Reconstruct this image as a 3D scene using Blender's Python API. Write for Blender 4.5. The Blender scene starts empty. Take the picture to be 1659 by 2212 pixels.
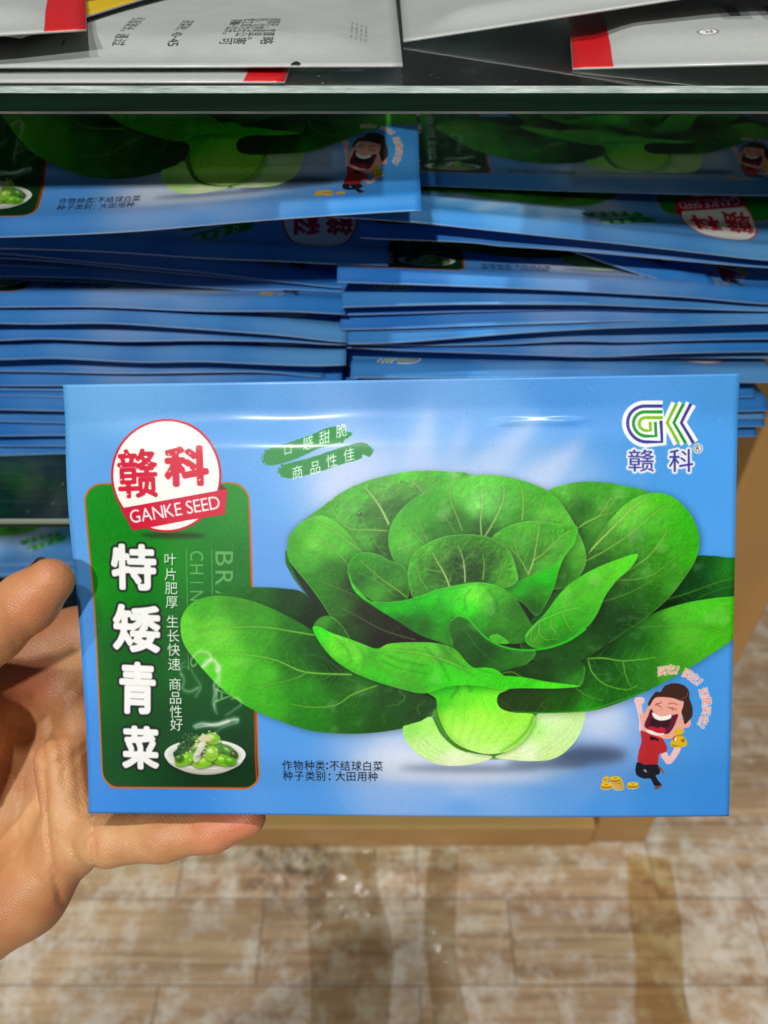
import bpy, math, numpy as np
from mathutils import Vector, Matrix

# ---------------------------------------------------------------- camera, world, lamps, exposure
SC = bpy.context.scene
COL = SC.collection
TH_P = math.radians(43.0)
CAM = np.array([0.0, 0.0, 0.80])
cd = bpy.data.cameras.new('camera'); cam = bpy.data.objects.new('camera', cd); COL.objects.link(cam)
cam.location = CAM; cam.rotation_euler = (math.radians(90)-TH_P, 0, 0)
cd.sensor_fit = 'VERTICAL'; cd.sensor_height = 34.6; cd.sensor_width = 25.95
cd.angle_y = 2*math.atan(1106/1661); cd.clip_start = .01; cd.clip_end = 60
cd.dof.use_dof = True; cd.dof.focus_distance = .243; cd.dof.aperture_fstop = 10.5
SC.camera = cam
SC.cycles.diffuse_bounces = 2; SC.cycles.max_bounces = 8; SC.cycles.transparent_max_bounces = 12
W = bpy.data.worlds.new('World'); SC.world = W; W.use_nodes = True
bg = W.node_tree.nodes['Background']; bg.inputs[0].default_value = (.92, .95, 1, 1); bg.inputs[1].default_value = .035
SC.view_settings.view_transform = 'Standard'; SC.view_settings.look = 'None'
SC.view_settings.exposure = 0.0; SC.view_settings.gamma = 1.0; SC.view_settings.use_curve_mapping = False

def tube(name, loc, target, sx, sy, watts, col=(1, .985, .95)):
    l = bpy.data.lights.new(name, 'AREA'); l.shape = 'RECTANGLE'; l.size = sx; l.size_y = sy; l.energy = watts; l.color = col
    o = bpy.data.objects.new(name, l); COL.objects.link(o); o.location = loc
    o.rotation_euler = (Vector(target)-Vector(loc)).to_track_quat('-Z', 'Y').to_euler()
    return o
tube('ceiling_lamp', (-.62, -1.78, 2.75), (0, .27, .68), .10, .16, 48)
tube('ceiling_lamp', (-.50, -.12, 2.75), (0, .25, .5), .06, .12, 15)
tube('ceiling_lamp', (.30, -.12, 2.75), (0, .25, .5), .06, .12, 16)

# ---------------------------------------------------------------- helpers
FWD = np.array([0, math.cos(TH_P), -math.sin(TH_P)]); UP = np.array([0, math.sin(TH_P), math.cos(TH_P)]); RT = np.array([1.0, 0, 0])
def cam2w(p):
    p = np.asarray(p, float); return CAM + p[..., 0:1]*RT - p[..., 1:2]*UP + p[..., 2:3]*FWD
def on_y(px, py, y):                            # point of a sight line on the upright plane Y = y
    d = FWD + RT*(px-829.5)/1661 - UP*(py-1106)/1661
    return CAM + d*(y/d[1])
def on_z(px, py, z):
    d = FWD + RT*(px-829.5)/1661 - UP*(py-1106)/1661
    return CAM + d*((z-CAM[2])/d[2])

def tag(o, label=None, cat=None, group=None, kind=None):
    if label: o['label'] = label
    if cat: o['category'] = cat
    if group: o['group'] = group
    if kind: o['kind'] = kind
    return o

def mesh_obj(name, V, Fc, mats, parent=None, origin=None, uv=None, midx=None, smooth=True):
    V = np.asarray(V, float)
    o0 = np.zeros(3) if origin is None else np.asarray(origin, float)
    me = bpy.data.meshes.new(name); me.from_pydata((V-o0).tolist(), [], [list(f) for f in Fc])
    for m in mats: me.materials.append(m)
    if midx is not None: me.polygons.foreach_set('material_index', np.asarray(midx, np.int32))
    me.polygons.foreach_set('use_smooth', np.full(len(me.polygons), smooth))
    if uv is not None:
        ul = me.uv_layers.new(name='UVMap')
        vi = np.empty(len(me.loops), np.int32); me.loops.foreach_get('vertex_index', vi)
        ul.data.foreach_set('uv', np.asarray(uv, np.float32)[vi].ravel())
    me.update()
    o = bpy.data.objects.new(name, me); COL.objects.link(o); o.location = o0
    if parent is not None:
        o.parent = parent; o.location = o0-np.array(parent.location)
    return o

def empty(name, loc):
    o = bpy.data.objects.new(name, None); COL.objects.link(o); o.location = loc; o.empty_display_size = .02; return o

def box(name, lo, hi, mat, parent=None, bevel=.0, origin=None):
    lo = np.asarray(lo, float); hi = np.asarray(hi, float)
    V = np.array([[(hi if (i >> k) & 1 else lo)[k] for k in range(3)] for i in range(8)])
    Fc = [(0, 2, 3, 1), (4, 5, 7, 6), (0, 1, 5, 4), (2, 6, 7, 3), (0, 4, 6, 2), (1, 3, 7, 5)]
    org = np.array([(lo[0]+hi[0])/2, (lo[1]+hi[1])/2, lo[2]]) if origin is None else origin
    o = mesh_obj(name, V, Fc, [mat], parent, org, smooth=False)
    if bevel:
        b = o.modifiers.new('bevel', 'BEVEL'); b.width = bevel; b.segments = 3
    return o

class NT:
    def __init__(s, name):
        s.m = bpy.data.materials.new(name); s.m.use_nodes = True; s.t = s.m.node_tree; s.t.nodes.clear()
    def n(s, typ, inp=None, **kw):
        d = s.t.nodes.new(typ)
        for k, v in kw.items(): setattr(d, k, v)
        for k, v in (inp or {}).items():
            if isinstance(v, bpy.types.NodeSocket): s.t.links.new(v, d.inputs[k])
            else: d.inputs[k].default_value = v
        return d
    def out(s, sh, disp=None):
        o = s.n('ShaderNodeOutputMaterial', {'Surface': sh}); return s.m
    def ramp(s, fac, stops):
        r = s.n('ShaderNodeValToRGB', {'Fac': fac}); e = r.color_ramp.elements
        while len(e) < len(stops): e.new(.5)
        for q, (p, c) in zip(e, stops): q.position = p; q.color = (*c, 1) if len(c) == 3 else c
        return r.outputs[0]
    def mix(s, fac, a, b, mode='MIX'):
        d = s.n('ShaderNodeMix', data_type='RGBA', blend_type=mode)
        for k, v in ((0, fac), (6, a), (7, b)):
            if isinstance(v, bpy.types.NodeSocket): s.t.links.new(v, d.inputs[k])
            else: d.inputs[k].default_value = (*v, 1) if isinstance(v, tuple) and len(v) == 3 else v
        return d.outputs[2]
    def math(s, op, a, b=0.0):
        d = s.n('ShaderNodeMath', operation=op)
        for k, v in ((0, a), (1, b)):
            if isinstance(v, bpy.types.NodeSocket): s.t.links.new(v, d.inputs[k])
            else: d.inputs[k].default_value = v
        return d.outputs[0]

def lin(r, g, b):
    f = lambda c: ((c/255+.055)/1.055)**2.4 if c > 10.3 else c/255/12.92
    return (f(r), f(g), f(b))
# ---------------------------------------------------------------- print artwork, drawn by code
rng = np.random.default_rng(7)
TW, TH = 1600, 1072
F_PX, CXP, CYP = 1661.0, 829.5, 1106.0
PK_CORNERS = [(133, 832), (1594, 808), (1574, 1762), (186, 1757)]

def homography(src, dst):
    A, b = [], []
    for (u, v), (x, y) in zip(src, dst):
        A.append([u, v, 1, 0, 0, 0, -x*u, -x*v]); b.append(x)
        A.append([0, 0, 0, u, v, 1, -y*u, -y*v]); b.append(y)
    return np.append(np.linalg.solve(np.array(A, float), np.array(b, float)), 1).reshape(3, 3)

HM = homography(PK_CORNERS, [(0, 0), (TW, 0), (TW, TH), (0, TH)])

def tmap(p):                                   # tracing units -> artwork pixels
    p = np.asarray(p, float).reshape(-1, 2)
    q = np.c_[p, np.ones(len(p))] @ HM.T
    return q[:, :2] / q[:, 2:]

def ZA(p): p = np.asarray(p, float).reshape(-1, 2); return np.c_[378 + p[:, 0]*.4557, 972 + p[:, 1]*.4559]
def ZB(p): p = np.asarray(p, float).reshape(-1, 2); return np.c_[864 + p[:, 0]*.4557, 972 + p[:, 1]*.4559]
def Z1(p): p = np.asarray(p, float).reshape(-1, 2); return np.c_[129.6 + p[:, 0]*.4557, 799.3 + p[:, 1]*.4557]
def Z2(p): p = np.asarray(p, float).reshape(-1, 2); return np.c_[162 + p[:, 0]*.3255, 1231.3 + p[:, 1]*.3255]
def Z3(p): p = np.asarray(p, float).reshape(-1, 2); return np.c_[864.1 + p[:, 0]*.4792, 783.1 + p[:, 1]*.4792]
def Z5(p): p = np.asarray(p, float).reshape(-1, 2); return np.c_[p[:, 0]*.4394, 1134.1 + p[:, 1]*.4394]
def Z6(p): p = np.asarray(p, float).reshape(-1, 2); return np.c_[1242.1 + p[:, 0]*.22787, 1377.1 + p[:, 1]*.22787]

def spline(p, closed=True, n=8):
    p = np.asarray(p, float)
    m = len(p)
    out = []
    for i in range(m if closed else m - 1):
        if closed:
            a, b, c, d = p[(i-1) % m], p[i], p[(i+1) % m], p[(i+2) % m]
        else:
            a, b, c, d = p[max(i-1, 0)], p[i], p[i+1], p[min(i+2, m-1)]
        t = np.linspace(0, 1, n, endpoint=False)[:, None]
        out.append(.5*((2*b) + (c-a)*t + (2*a-5*b+4*c-d)*t**2 + (3*b-a-3*c+d)*t**3))
    out = np.vstack(out)
    return out if closed else np.vstack([out, p[-1:]])

def raster(polys, W, H):                       # exact area coverage of simple polygons
    acc = np.zeros((H, W + 2))
    for P in polys:
        P = np.asarray(P, float)
        x, y = P[:, 0], P[:, 1]
        s = np.sum(x*np.roll(y, -1) - np.roll(x, -1)*y)
        if s < 0: P = P[::-1]
        Q = np.roll(P, -1, 0)
        for (x0, y0), (x1, y1) in zip(P.tolist(), Q.tolist()):
            if y0 == y1: continue
            d = 1.0
            if y0 > y1: x0, y0, x1, y1, d = x1, y1, x0, y0, -1.0
            if y1 <= 0 or y0 >= H: continue
            dxdy = (x1-x0)/(y1-y0)
            if y0 < 0: x0 -= y0*dxdy; y0 = 0.0
            xx = x0
            for yy in range(int(y0), min(H, int(math.ceil(y1)))):
                dy = min(yy+1.0, y1) - max(float(yy), y0)
                xn = xx + dxdy*dy
                a, b = (xx, xn) if xx < xn else (xn, xx)
                xx = xn
                a = min(max(a, 0.0), W); b = min(max(b, 0.0), W)
                dd = d*dy
                ia = int(a); ib = int(math.ceil(b))
                if ib <= ia + 1:
                    xm = .5*(a+b) - ia
                    acc[yy, ia] += dd*(1-xm); acc[yy, ia+1] += dd*xm
                else:
                    inv = 1/(b-a); fa = 1-(a-ia); a0 = .5*inv*fa*fa
                    fb = b-ib+1; am = .5*inv*fb*fb
                    acc[yy, ia] += dd*a0
                    if ib == ia+2:
                        acc[yy, ia+1] += dd*(1-a0-am)
                    else:
                        a1 = inv*(1.5-(a-ia))
                        acc[yy, ia+1] += dd*(a1-a0)
                        acc[yy, ia+2:ib-1] += dd*inv
                        a2 = a1+(ib-ia-3)*inv
                        acc[yy, ib-1] += dd*(1-a2-am)
                    acc[yy, ib] += dd*am
    return np.clip(np.abs(np.cumsum(acc, 1)[:, :W]), 0, 1)

def blur(a, s):
    if s < .3: return a
    r = int(s*3)+1
    k = np.exp(-.5*(np.arange(-r, r+1)/s)**2); k /= k.sum()
    for ax in (0, 1):
        pad = [(0, 0)]*a.ndim; pad[ax] = (r, r)
        q = np.pad(a, pad, mode='edge'); n = a.shape[ax]
        o = 0
        for i, w in enumerate(k):
            o = o + w*(q[i:i+n] if ax == 0 else q[:, i:i+n])
        a = o
    return a

def dilate(a, r):
    R = int(math.ceil(r)); q = np.pad(a, R); o = a.copy(); h, w = a.shape
    for dy in range(-R, R+1):
        for dx in range(-R, R+1):
            d = math.hypot(dx, dy)
            if d <= r+.5:
                np.maximum(o, q[R+dy:R+dy+h, R+dx:R+dx+w]*min(1, r+.5-d), out=o)
    return o

def vnoise(h, w, cell, seed=0, sx=1.0):
    g = np.random.default_rng(seed)
    gh, gw = int(h/cell)+4, int(w/(cell*sx))+4
    n = g.standard_normal((gh, gw))
    yy = np.arange(h)/cell; xx = np.arange(w)/(cell*sx)
    yi = yy.astype(int); xi = xx.astype(int)
    fy = (yy-yi)[:, None]; fx = (xx-xi)[None]
    fy = fy*fy*(3-2*fy); fx = fx*fx*(3-2*fx)
    a = n[yi][:, xi]; b = n[yi][:, xi+1]; c = n[yi+1][:, xi]; d = n[yi+1][:, xi+1]
    return (a*(1-fx)+b*fx)*(1-fy) + (c*(1-fx)+d*fx)*fy

class Canvas:
    def __init__(s, W, H, col):
        s.W, s.H = W, H
        s.a = np.empty((H, W, 3)); s.a[:] = np.array(col)/255
        s.map = tmap
    def box(s, P, pad):
        x0 = max(int(P[:, 0].min())-pad, 0); x1 = min(int(P[:, 0].max())+pad+2, s.W)
        y0 = max(int(P[:, 1].min())-pad, 0); y1 = min(int(P[:, 1].max())+pad+2, s.H)
        return x0, y0, max(x1, x0+1), max(y1, y0+1)
    def mask(s, polys, pad=4):
        allp = np.vstack(polys)
        x0, y0, x1, y1 = b = s.box(allp, pad)
        return b, raster([p-[x0, y0] for p in polys], x1-x0, y1-y0)
    def put(s, b, m, col, alpha=1.0):
        x0, y0, x1, y1 = b
        c = np.asarray(col, float)
        if c.ndim == 1: c = c/255
        m = (m*alpha)[..., None]
        s.a[y0:y1, x0:x1] = s.a[y0:y1, x0:x1]*(1-m) + c*m
    def fill(s, polys, col, alpha=1.0, soft=0):
        polys = [s.map(p) for p in polys]
        b, m = s.mask(polys, 4+int(soft*3))
        if soft: m = blur(m, soft)
        s.put(b, m, col, alpha)
    def grad(s, b, samples, k=1.4):
        x0, y0, x1, y1 = b
        xx, yy = np.meshgrid(np.arange(x0, x1), np.arange(y0, y1))
        num = 0; den = 0
        P = s.map([q[:2] for q in samples])
        for (px, py), q in zip(P, samples):
            w = 1/((xx-px)**2+(yy-py)**2+500)**k
            num = num + w[..., None]*(np.array(q[2])/255); den = den + w
        return num/den[..., None]
    def stroke(s, pts, w0, w1, col, alpha=1.0, soft=0, closed=False, smooth=True):
        p = spline(pts, closed, 8) if smooth else np.asarray(pts, float)
        p = s.map(p)
        t = np.gradient(p, axis=0); t /= np.linalg.norm(t, axis=1)[:, None]+1e-9
        n = np.c_[-t[:, 1], t[:, 0]]
        w = np.linspace(w0, w1, len(p))[:, None]*.5
        L, R = p+n*w, p-n*w
        quads = [np.array([L[i], L[i+1], R[i+1], R[i]]) for i in range(len(p)-1)]
        b, m = s.mask(quads, 4+int(soft*3))
        if soft: m = blur(m, soft)
        s.put(b, np.clip(m, 0, 1), col, alpha)

_gcache = {}
def glyph(ch):                                 # filled faces of one character of Blender's built-in font
    if ch in _gcache: return _gcache[ch]
    cu = bpy.data.curves.new('glyph', 'FONT'); cu.body = ch; cu.resolution_u = 3; cu.size = 1
    ob = bpy.data.objects.new('glyph', cu); bpy.context.scene.collection.objects.link(ob)
    dg = bpy.context.evaluated_depsgraph_get(); dg.update()
    me = ob.evaluated_get(dg).to_mesh()
    V = np.array([v.co[:2] for v in me.vertices]).reshape(-1, 2)
    F = [V[list(f.vertices)] for f in me.polygons]
    adv = V[:, 0].max() if len(V) else .35
    ob.evaluated_get(dg).to_mesh_clear()
    bpy.data.objects.remove(ob); bpy.data.curves.remove(cu)
    _gcache[ch] = (F, V, adv)
    return _gcache[ch]

def char_polys(ch, cx, cy, w, h, rot=0.0, skew=0.0):   # glyph fitted to a box centred at (cx, cy), y down
    F, V, _ = glyph(ch)
    if not len(V): return []
    lo, hi = V.min(0), V.max(0)
    c, s = math.cos(math.radians(rot)), math.sin(math.radians(rot))
    out = []
    sc = np.array([w/max(hi[0]-lo[0], 1e-6) if w else 0, h/max(hi[1]-lo[1], 1e-6) if h else 0])
    if not w: sc[0] = sc[1]
    if not h: sc[1] = sc[0]
    for f in F:
        q = (f-(lo+hi)/2)*sc
        q[:, 0] += skew*q[:, 1]; q[:, 1] *= -1
        out.append(np.c_[cx+q[:, 0]*c-q[:, 1]*s, cy+q[:, 0]*s+q[:, 1]*c])
    return out

def em_polys(ch, cx, cy, size, rot=0.0, sx=1.0, skew=0.0):    # glyph at its natural place in the em square
    F, V, _ = glyph(ch)
    c, s = math.cos(math.radians(rot)), math.sin(math.radians(rot))
    out = []
    for f in F:
        q = (f-[.5, .36])*size
        q[:, 0] *= sx
        q[:, 0] += skew*q[:, 1]; q[:, 1] *= -1
        out.append(np.c_[cx+q[:, 0]*c-q[:, 1]*s, cy+q[:, 0]*s+q[:, 1]*c])
    return out

def line_polys(txt, x, y, size, rot=0.0, width=None, gap=.06, space=.3):     # Latin line, baseline start at (x, y)
    pen = 0; items = []
    for ch in txt:
        if ch == ' ': pen += space; continue
        F, V, adv = glyph(ch)
        lo = V[:, 0].min()
        items.append((F, pen-lo)); pen += adv-lo+gap
    k = size if width is None else width/pen
    c, s = math.cos(math.radians(rot)), math.sin(math.radians(rot))
    out = []
    for F, off in items:
        for f in F:
            q = np.c_[(f[:, 0]+off)*k, -f[:, 1]*size]
            out.append(np.c_[x+q[:, 0]*c-q[:, 1]*s, y+q[:, 0]*s+q[:, 1]*c])
    return out

def text_mask(cv, polys, pad=20):
    return cv.mask([cv.map(p) for p in polys], pad)

def ell(cx, cy, rx, ry, n=64, rot=0):
    t = np.linspace(0, 2*math.pi, n, endpoint=False); c, s = math.cos(rot), math.sin(rot)
    return np.c_[cx+rx*np.cos(t)*c-ry*np.sin(t)*s, cy+rx*np.cos(t)*s+ry*np.sin(t)*c]

def leaf(cv, outline, samples, veins=(), rim=None, ao=.45, tex=.07, seed=1, k=1.8, aod=(3, 4), aos=9):
    P = cv.map(spline(outline))
    if ao:
        b, m = cv.mask([P+np.array(aod)], 32)
        cv.put(b, blur(m, aos), (8, 20, 5), ao)
    b, m = cv.mask([P], 4)
    col = cv.grad(b, samples, k)
    lum = col.mean(2, keepdims=True)
    col = np.clip((lum+(col-lum)*.99)*1.08-.004, 0, 1)
    h, w = m.shape
    n = .6*vnoise(h, w, 60, seed)+.4*vnoise(h, w, 22, seed+1)
    r = np.exp(-(vnoise(h, w, 16, seed+2)/.11)**2)*.5+np.exp(-(vnoise(h, w, 9, seed+3)/.12)**2)*.3
    g = vnoise(h, w, 2, seed+4)
    q = .8*vnoise(h, w, 34, seed+5)+.35*vnoise(h, w, 14, seed+6)+.2*vnoise(h, w, 6, seed+7)
    e = (q-np.roll(np.roll(q, 3, 0), 2, 1))
    vn = np.exp(-(vnoise(h, w, 20, seed+8)/.05)**2)*.8+np.exp(-(vnoise(h, w, 11, seed+9)/.06)**2)*.5
    sh = np.clip(blur(q, 3)-.75, 0, 1)
    col = np.clip(col+.20*(col-.36), 0, 1)
    col = col*(1+tex*.3*n-tex*.3*r+tex*1.7*e+.035*g)[..., None]
    col = col+(np.array([.55, .85, .35])-col)*np.clip(vn*tex*1.4, 0, .32)[..., None]
    col = col+(np.array([.78, .88, .72])-col)*np.clip(sh*tex*2.6, 0, .32)[..., None]
    cv.put(b, m, np.clip(col, 0, 1))
    keep = cv.a.copy()
    for v in veins:
        pts, w0, w1, c = v[:4]
        cv.stroke(pts, w0*4.2, w1*4.2, tuple(x*.45 for x in c), .22, 3.2)
        cv.stroke(pts, w0, w1, c, v[4] if len(v) > 4 else .8, .7)
        al = (v[4] if len(v) > 4 else .8)
        if max(w0, w1) >= 1.6 and al > .35:
            sp = spline(pts, False, 8); L = np.r_[0, np.cumsum(np.linalg.norm(np.diff(sp, axis=0), axis=1))]
            gg = np.random.default_rng(seed*7+len(pts))
            s0 = 1 if w0 >= w1 else -1
            for kk, d in enumerate(np.arange(8, L[-1]-4, 11)):
                i = min(int(np.searchsorted(L, d)), len(sp)-2); tt = (sp[i+1]-sp[i]); tt = s0*tt/(np.linalg.norm(tt)+1e-9)
                sg = 1 if kk % 2 else -1
                nn = np.array([-tt[1], tt[0]])*sg
                ln = gg.uniform(12, 26)
                p0 = sp[i]; p1 = p0+tt*ln*.45+nn*ln*.5; p2 = p0+tt*ln*.8+nn*ln+gg.normal(0, 2, 2); p3 = p2+tt*ln*.45+nn*ln*.25+gg.normal(0, 2, 2)
                cv.stroke([p0, p1, p2, p3], 1.3, .7, c, al*gg.uniform(.3, .55), .6)
                cv.stroke([p0+1.4, p1+1.4, p2+1.4], 1.6, 1, tuple(x*.4 for x in c), al*.16, 1.2)
    if rim:
        rw, rc = rim
        p = spline(outline)
        cv.stroke(np.vstack([p, p[:1]]), rw*3, rw*3, rc, .35, 3, smooth=False)
        cv.stroke(np.vstack([p, p[:1]]), rw, rw, rc, .8, .6, smooth=False)
    x0, y0, x1, y1 = b
    mm = m[..., None]
    cv.a[:] = cv.a
    sub = cv.a[y0:y1, x0:x1]*mm+keep[y0:y1, x0:x1]*(1-mm)
    new = keep; new[y0:y1, x0:x1] = sub
    cv.a = new

def bubble(cv, items, thick, col, outline=None, ow=0, hl=None):
    """rounded lettering: fattened, softened strokes with an outline and small highlights"""
    polys = []
    for it in items: polys += char_polys(*it)
    b, m = text_mask(cv, polys, 30)
    m = dilate(m, thick)
    m = np.clip((blur(m, 1.5)-.42)*2.2+.5, 0, 1)
    if outline is not None:
        o = np.clip(blur(dilate(m, ow), 1.0)*1.3, 0, 1)
        cv.put(b, o, outline)
        edge = np.clip(blur(dilate(m, 2.0), .8), 0, 1)
        cv.put(b, edge, (196, 200, 204))
    cv.put(b, m, col)
    if hl is not None:
        er = 1-np.clip(dilate(1-m, thick*.55), 0, 1)
        sh = np.roll(np.roll(er, -1, 0), -1, 1)
        cv.put(b, np.clip(blur(er-np.roll(np.roll(er, 3, 0), 3, 1), .8), 0, 1), hl, .35)
    return b, m

def halo_text(cv, polys, col, hcol, hw, fat=0, soft=.8):
    b, m = text_mask(cv, polys, 24)
    if fat: m = np.clip(blur(dilate(m, fat), .5), 0, 1)
    if hw: cv.put(b, np.clip(blur(dilate(m, hw), soft)*1.2, 0, 1), hcol)
    cv.put(b, m, col)

def draw_front():
    cv = Canvas(TW, TH, (70, 150, 228))
    full = (0, 0, TW, TH)
    # sky: blue with pale rays and a white glow under the cabbage
    S = [(150, 850, (92, 165, 226)), (500, 850, (78, 152, 222)), (850, 840, (84, 150, 220)), (1200, 840, (70, 148, 224)), (1560, 830, (72, 150, 222)),
         (160, 1100, (92, 165, 236)), (600, 1050, (92, 165, 238)), (560, 900, (92, 162, 232)), (600, 1200, (96, 160, 235)), (1540, 1000, (74, 160, 238)), (1540, 1180, (76, 162, 240)),
         (170, 1400, (72, 150, 232)), (185, 1600, (66, 142, 226)), (350, 1735, (52, 134, 222)), (620, 1560, (80, 155, 232)), (650, 1740, (76, 150, 228)), (830, 1640, (140, 178, 232)),
         (850, 1590, (150, 185, 236)), (1000, 1700, (150, 185, 236)), (1000, 1740, (104, 164, 232)), (1260, 1690, (100, 160, 228)), (1300, 1580, (150, 180, 232)), (1300, 1740, (72, 148, 226)), (1500, 1500, (66, 150, 228)), (1540, 1720, (54, 138, 218)), (1420, 1735, (58, 142, 222)),
         (900, 920, (112, 172, 236)), (1100, 930, (100, 166, 234)), (760, 1010, (160, 192, 240))]
    cv.a[:] = cv.grad(full, S, 1.5)
    for x0, y0, x1, y1, w0, w1, al in [(925, 880, 900, 1060, 18, 90, .55), (1010, 905, 950, 1060, 12, 60, .4), (1160, 900, 1010, 1060, 22, 90, .6), (1250, 960, 1120, 1070, 15, 70, .55), (760, 985, 720, 1090, 40, 90, .45), (900, 960, 700, 1080, 40, 90, .25), (1270, 930, 1150, 1060, 10, 50, .3)]:
        cv.stroke([(x0, y0), (x1, y1)], w0*.8, w1*1.3, (206, 214, 246), al*1.0, 14, smooth=False)
    for cx, cy, rx, ry, col, al, so in [(1000, 1640, 250, 34, (226, 232, 246), .85, 26), (860, 1625, 60, 45, (220, 228, 246), .7, 24), (1000, 1672, 190, 10, (232, 236, 246), .6, 12), (1290, 1545, 60, 40, (214, 226, 246), .75, 22),
                                        (1265, 1622, 85, 20, (62, 78, 108), .95, 12), (1180, 1640, 90, 12, (70, 84, 110), .7, 9), (1010, 1652, 150, 8, (70, 86, 112), .55, 8)]:
        cv.fill([ell(cx, cy, rx, ry)], col, al, so)
    cv.fill([ell(960, 1080, 330, 120)], (190, 214, 246), .42, 60)
    cv.fill([ell(740, 1040, 110, 80)], (200, 216, 246), .35, 36)
    cv.fill([ell(1180, 1030, 120, 60)], (204, 220, 248), .35, 34)
    cv.fill([ell(300, 870, 150, 60)], (120, 184, 236), .35, 40)
    # green name panel with its orange line
    def panel(r, x0=189, x1=0, grow=0):
        c = tmap([(187.5, 1046), (541, 1046), (556, 1701), (213.5, 1701)])
        x0, y0 = (c[0]+c[3])[0]/2-grow, (c[0]+c[1])[1]/2-grow
        x1, y1 = (c[1]+c[2])[0]/2+grow, (c[2]+c[3])[1]/2+grow
        pts = []
        for (qx, qy, a0) in [(x1-r, y1-r, 0), (x0+r, y1-r, 90), (x0+r, y0+r, 180), (x1-r, y0+r, 270)]:
            t = np.radians(np.linspace(a0, a0+90, 12))
            pts.append(np.c_[qx+r*np.cos(t), qy+r*np.sin(t)])
        return np.vstack(pts)
    b, m = cv.mask([panel(46, grow=4)], 4); cv.put(b, m, (196, 104, 36))
    b, m = cv.mask([panel(43)], 4)
    g = cv.grad(b, [(200, 1080, (6, 142, 22)), (520, 1080, (6, 140, 24)), (200, 1250, (4, 138, 16)), (520, 1250, (18, 116, 30)), (360, 1200, (8, 134, 20)), (210, 1450, (10, 96, 22)), (360, 1420, (14, 92, 26)), (500, 1400, (12, 80, 26)), (220, 1680, (18, 78, 34)), (380, 1560, (10, 72, 28)), (540, 1640, (6, 54, 24)), (450, 1690, (4, 50, 22))], 1.3)
    g = g*(1+.03*vnoise(*m.shape, 2, 5)+.02*vnoise(*m.shape, 6, 6))[..., None]
    cv.put(b, m, g)
    cv.stroke([(541, 1100), (556, 1690)], 4, 4, (226, 74, 30), .8, .8, smooth=False)
    cv.stroke([(230, 1701), (540, 1701)], 3, 3, (222, 80, 30), .8, .6, smooth=False)
    # faint Latin lines running down the panel
    lg = (150, 200, 130)
    for txt, x, y0, y1, hgt in [('BRASSICA', 467, 1188, 1524, 38), ('CHINENSIS', 412, 1188, 1446, 29)]:
        n = len(txt)
        for i, ch in enumerate(txt):
            yc = y0+(i+.42)*(y1-y0)/n
            wch = 8 if ch == 'I' else (y1-y0)/n*.74
            cv_p = char_polys(ch, x+hgt/2, yc, wch*.3 if ch == 'I' else wch, hgt, 90)
            bb, mm = text_mask(cv, cv_p, 6)
            cv.put(bb, mm, lg, .62)
        cv.stroke([(x-8, y0-2), (x-8+5, y1)], 1.8, 1.8, lg, .6, .4, smooth=False)
    # vertical thin white words
    xs = [840, 843, 845, 848, 851, 855, 857, 860, 864, 867, 870, 873]
    ys = [168, 242, 310, 378, 474, 544, 612, 682, 780, 846, 912, 975]
    for ch, x, y in zip('叶片肥厚生长快速商品性好', xs, ys):
        (px, py), = Z5([(x, y)])
        pol = em_polys(ch, px, py, 29)
        b, m = text_mask(cv, pol, 8)
        cv.put(b, blur(np.roll(np.roll(dilate(m, 1), 2, 0), 2, 1), 1.2), (10, 40, 14), .7)
        cv.put(b, np.clip(blur(dilate(m, .6), .5)*1.15, 0, 1), (216, 232, 214))
    # plate of cooked greens
    px, py = 445, 1626
    cv.fill([ell(px, py+10, 86, 36)], (4, 26, 10), .6, 8)
    cv.fill([ell(px, py+9, 74, 37)], (172, 172, 156))
    cv.fill([ell(px, py+6, 84, 36)], (200, 200, 188))
    cv.fill([ell(px, py, 88, 33)], (232, 232, 226))
    cv.fill([ell(px, py+1, 80, 27)], (214, 216, 206), 1, 1)
    cv.fill([ell(px+2, py+6, 64, 20)], (92, 96, 60), .8, 4)
    g2 = np.random.default_rng(4)
    for ex, ey, rx, ry, ro, c in [(392, 1622, 16, 10, -.5, (30, 66, 30)), (402, 1611, 17, 9, -.9, (44, 92, 40)), (414, 1600, 14, 9, .4, (36, 74, 34)), (408, 1589, 12, 9, 0, (44, 96, 44)), (424, 1590, 12, 8, .5, (60, 120, 40)),
                                  (470, 1606, 24, 11, .6, (86, 150, 50)), (496, 1618, 20, 10, .6, (76, 132, 44)), (508, 1626, 10, 8, .9, (60, 80, 34)), (448, 1600, 20, 18, 0, (128, 172, 60)), (462, 1592, 17, 13, .3, (132, 186, 58)), (430, 1612, 20, 12, -.6, (94, 140, 60)),
                                  (402, 1637, 24, 13, -.4, (124, 196, 34)), (390, 1634, 10, 8, -.4, (66, 110, 30)), (440, 1644, 22, 12, -.2, (138, 204, 44)), (482, 1638, 26, 13, .25, (116, 192, 30)), (500, 1640, 14, 9, .2, (92, 170, 24)), (460, 1624, 14, 17, .3, (142, 200, 60)), (428, 1630, 8, 14, .3, (210, 216, 190)), (436, 1612, 7, 20, .5, (206, 214, 190))]:
        cv.fill([ell(ex+1, ey+2.5, rx, ry, 32, ro)], (16, 34, 10), .55, 2.2)
        cv.fill([ell(ex, ey, rx, ry, 32, ro)], c, 1, 1)
        cv.fill([ell(ex-rx*.2, ey-ry*.35, rx*.5, ry*.3, 24, ro)], tuple(min(255, v+62) for v in c), .75, 1.6)
        cv.fill([ell(ex-rx*.25, ey-ry*.4, rx*.16, ry*.12, 16, ro)], (240, 250, 220), .7, .7)
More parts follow.
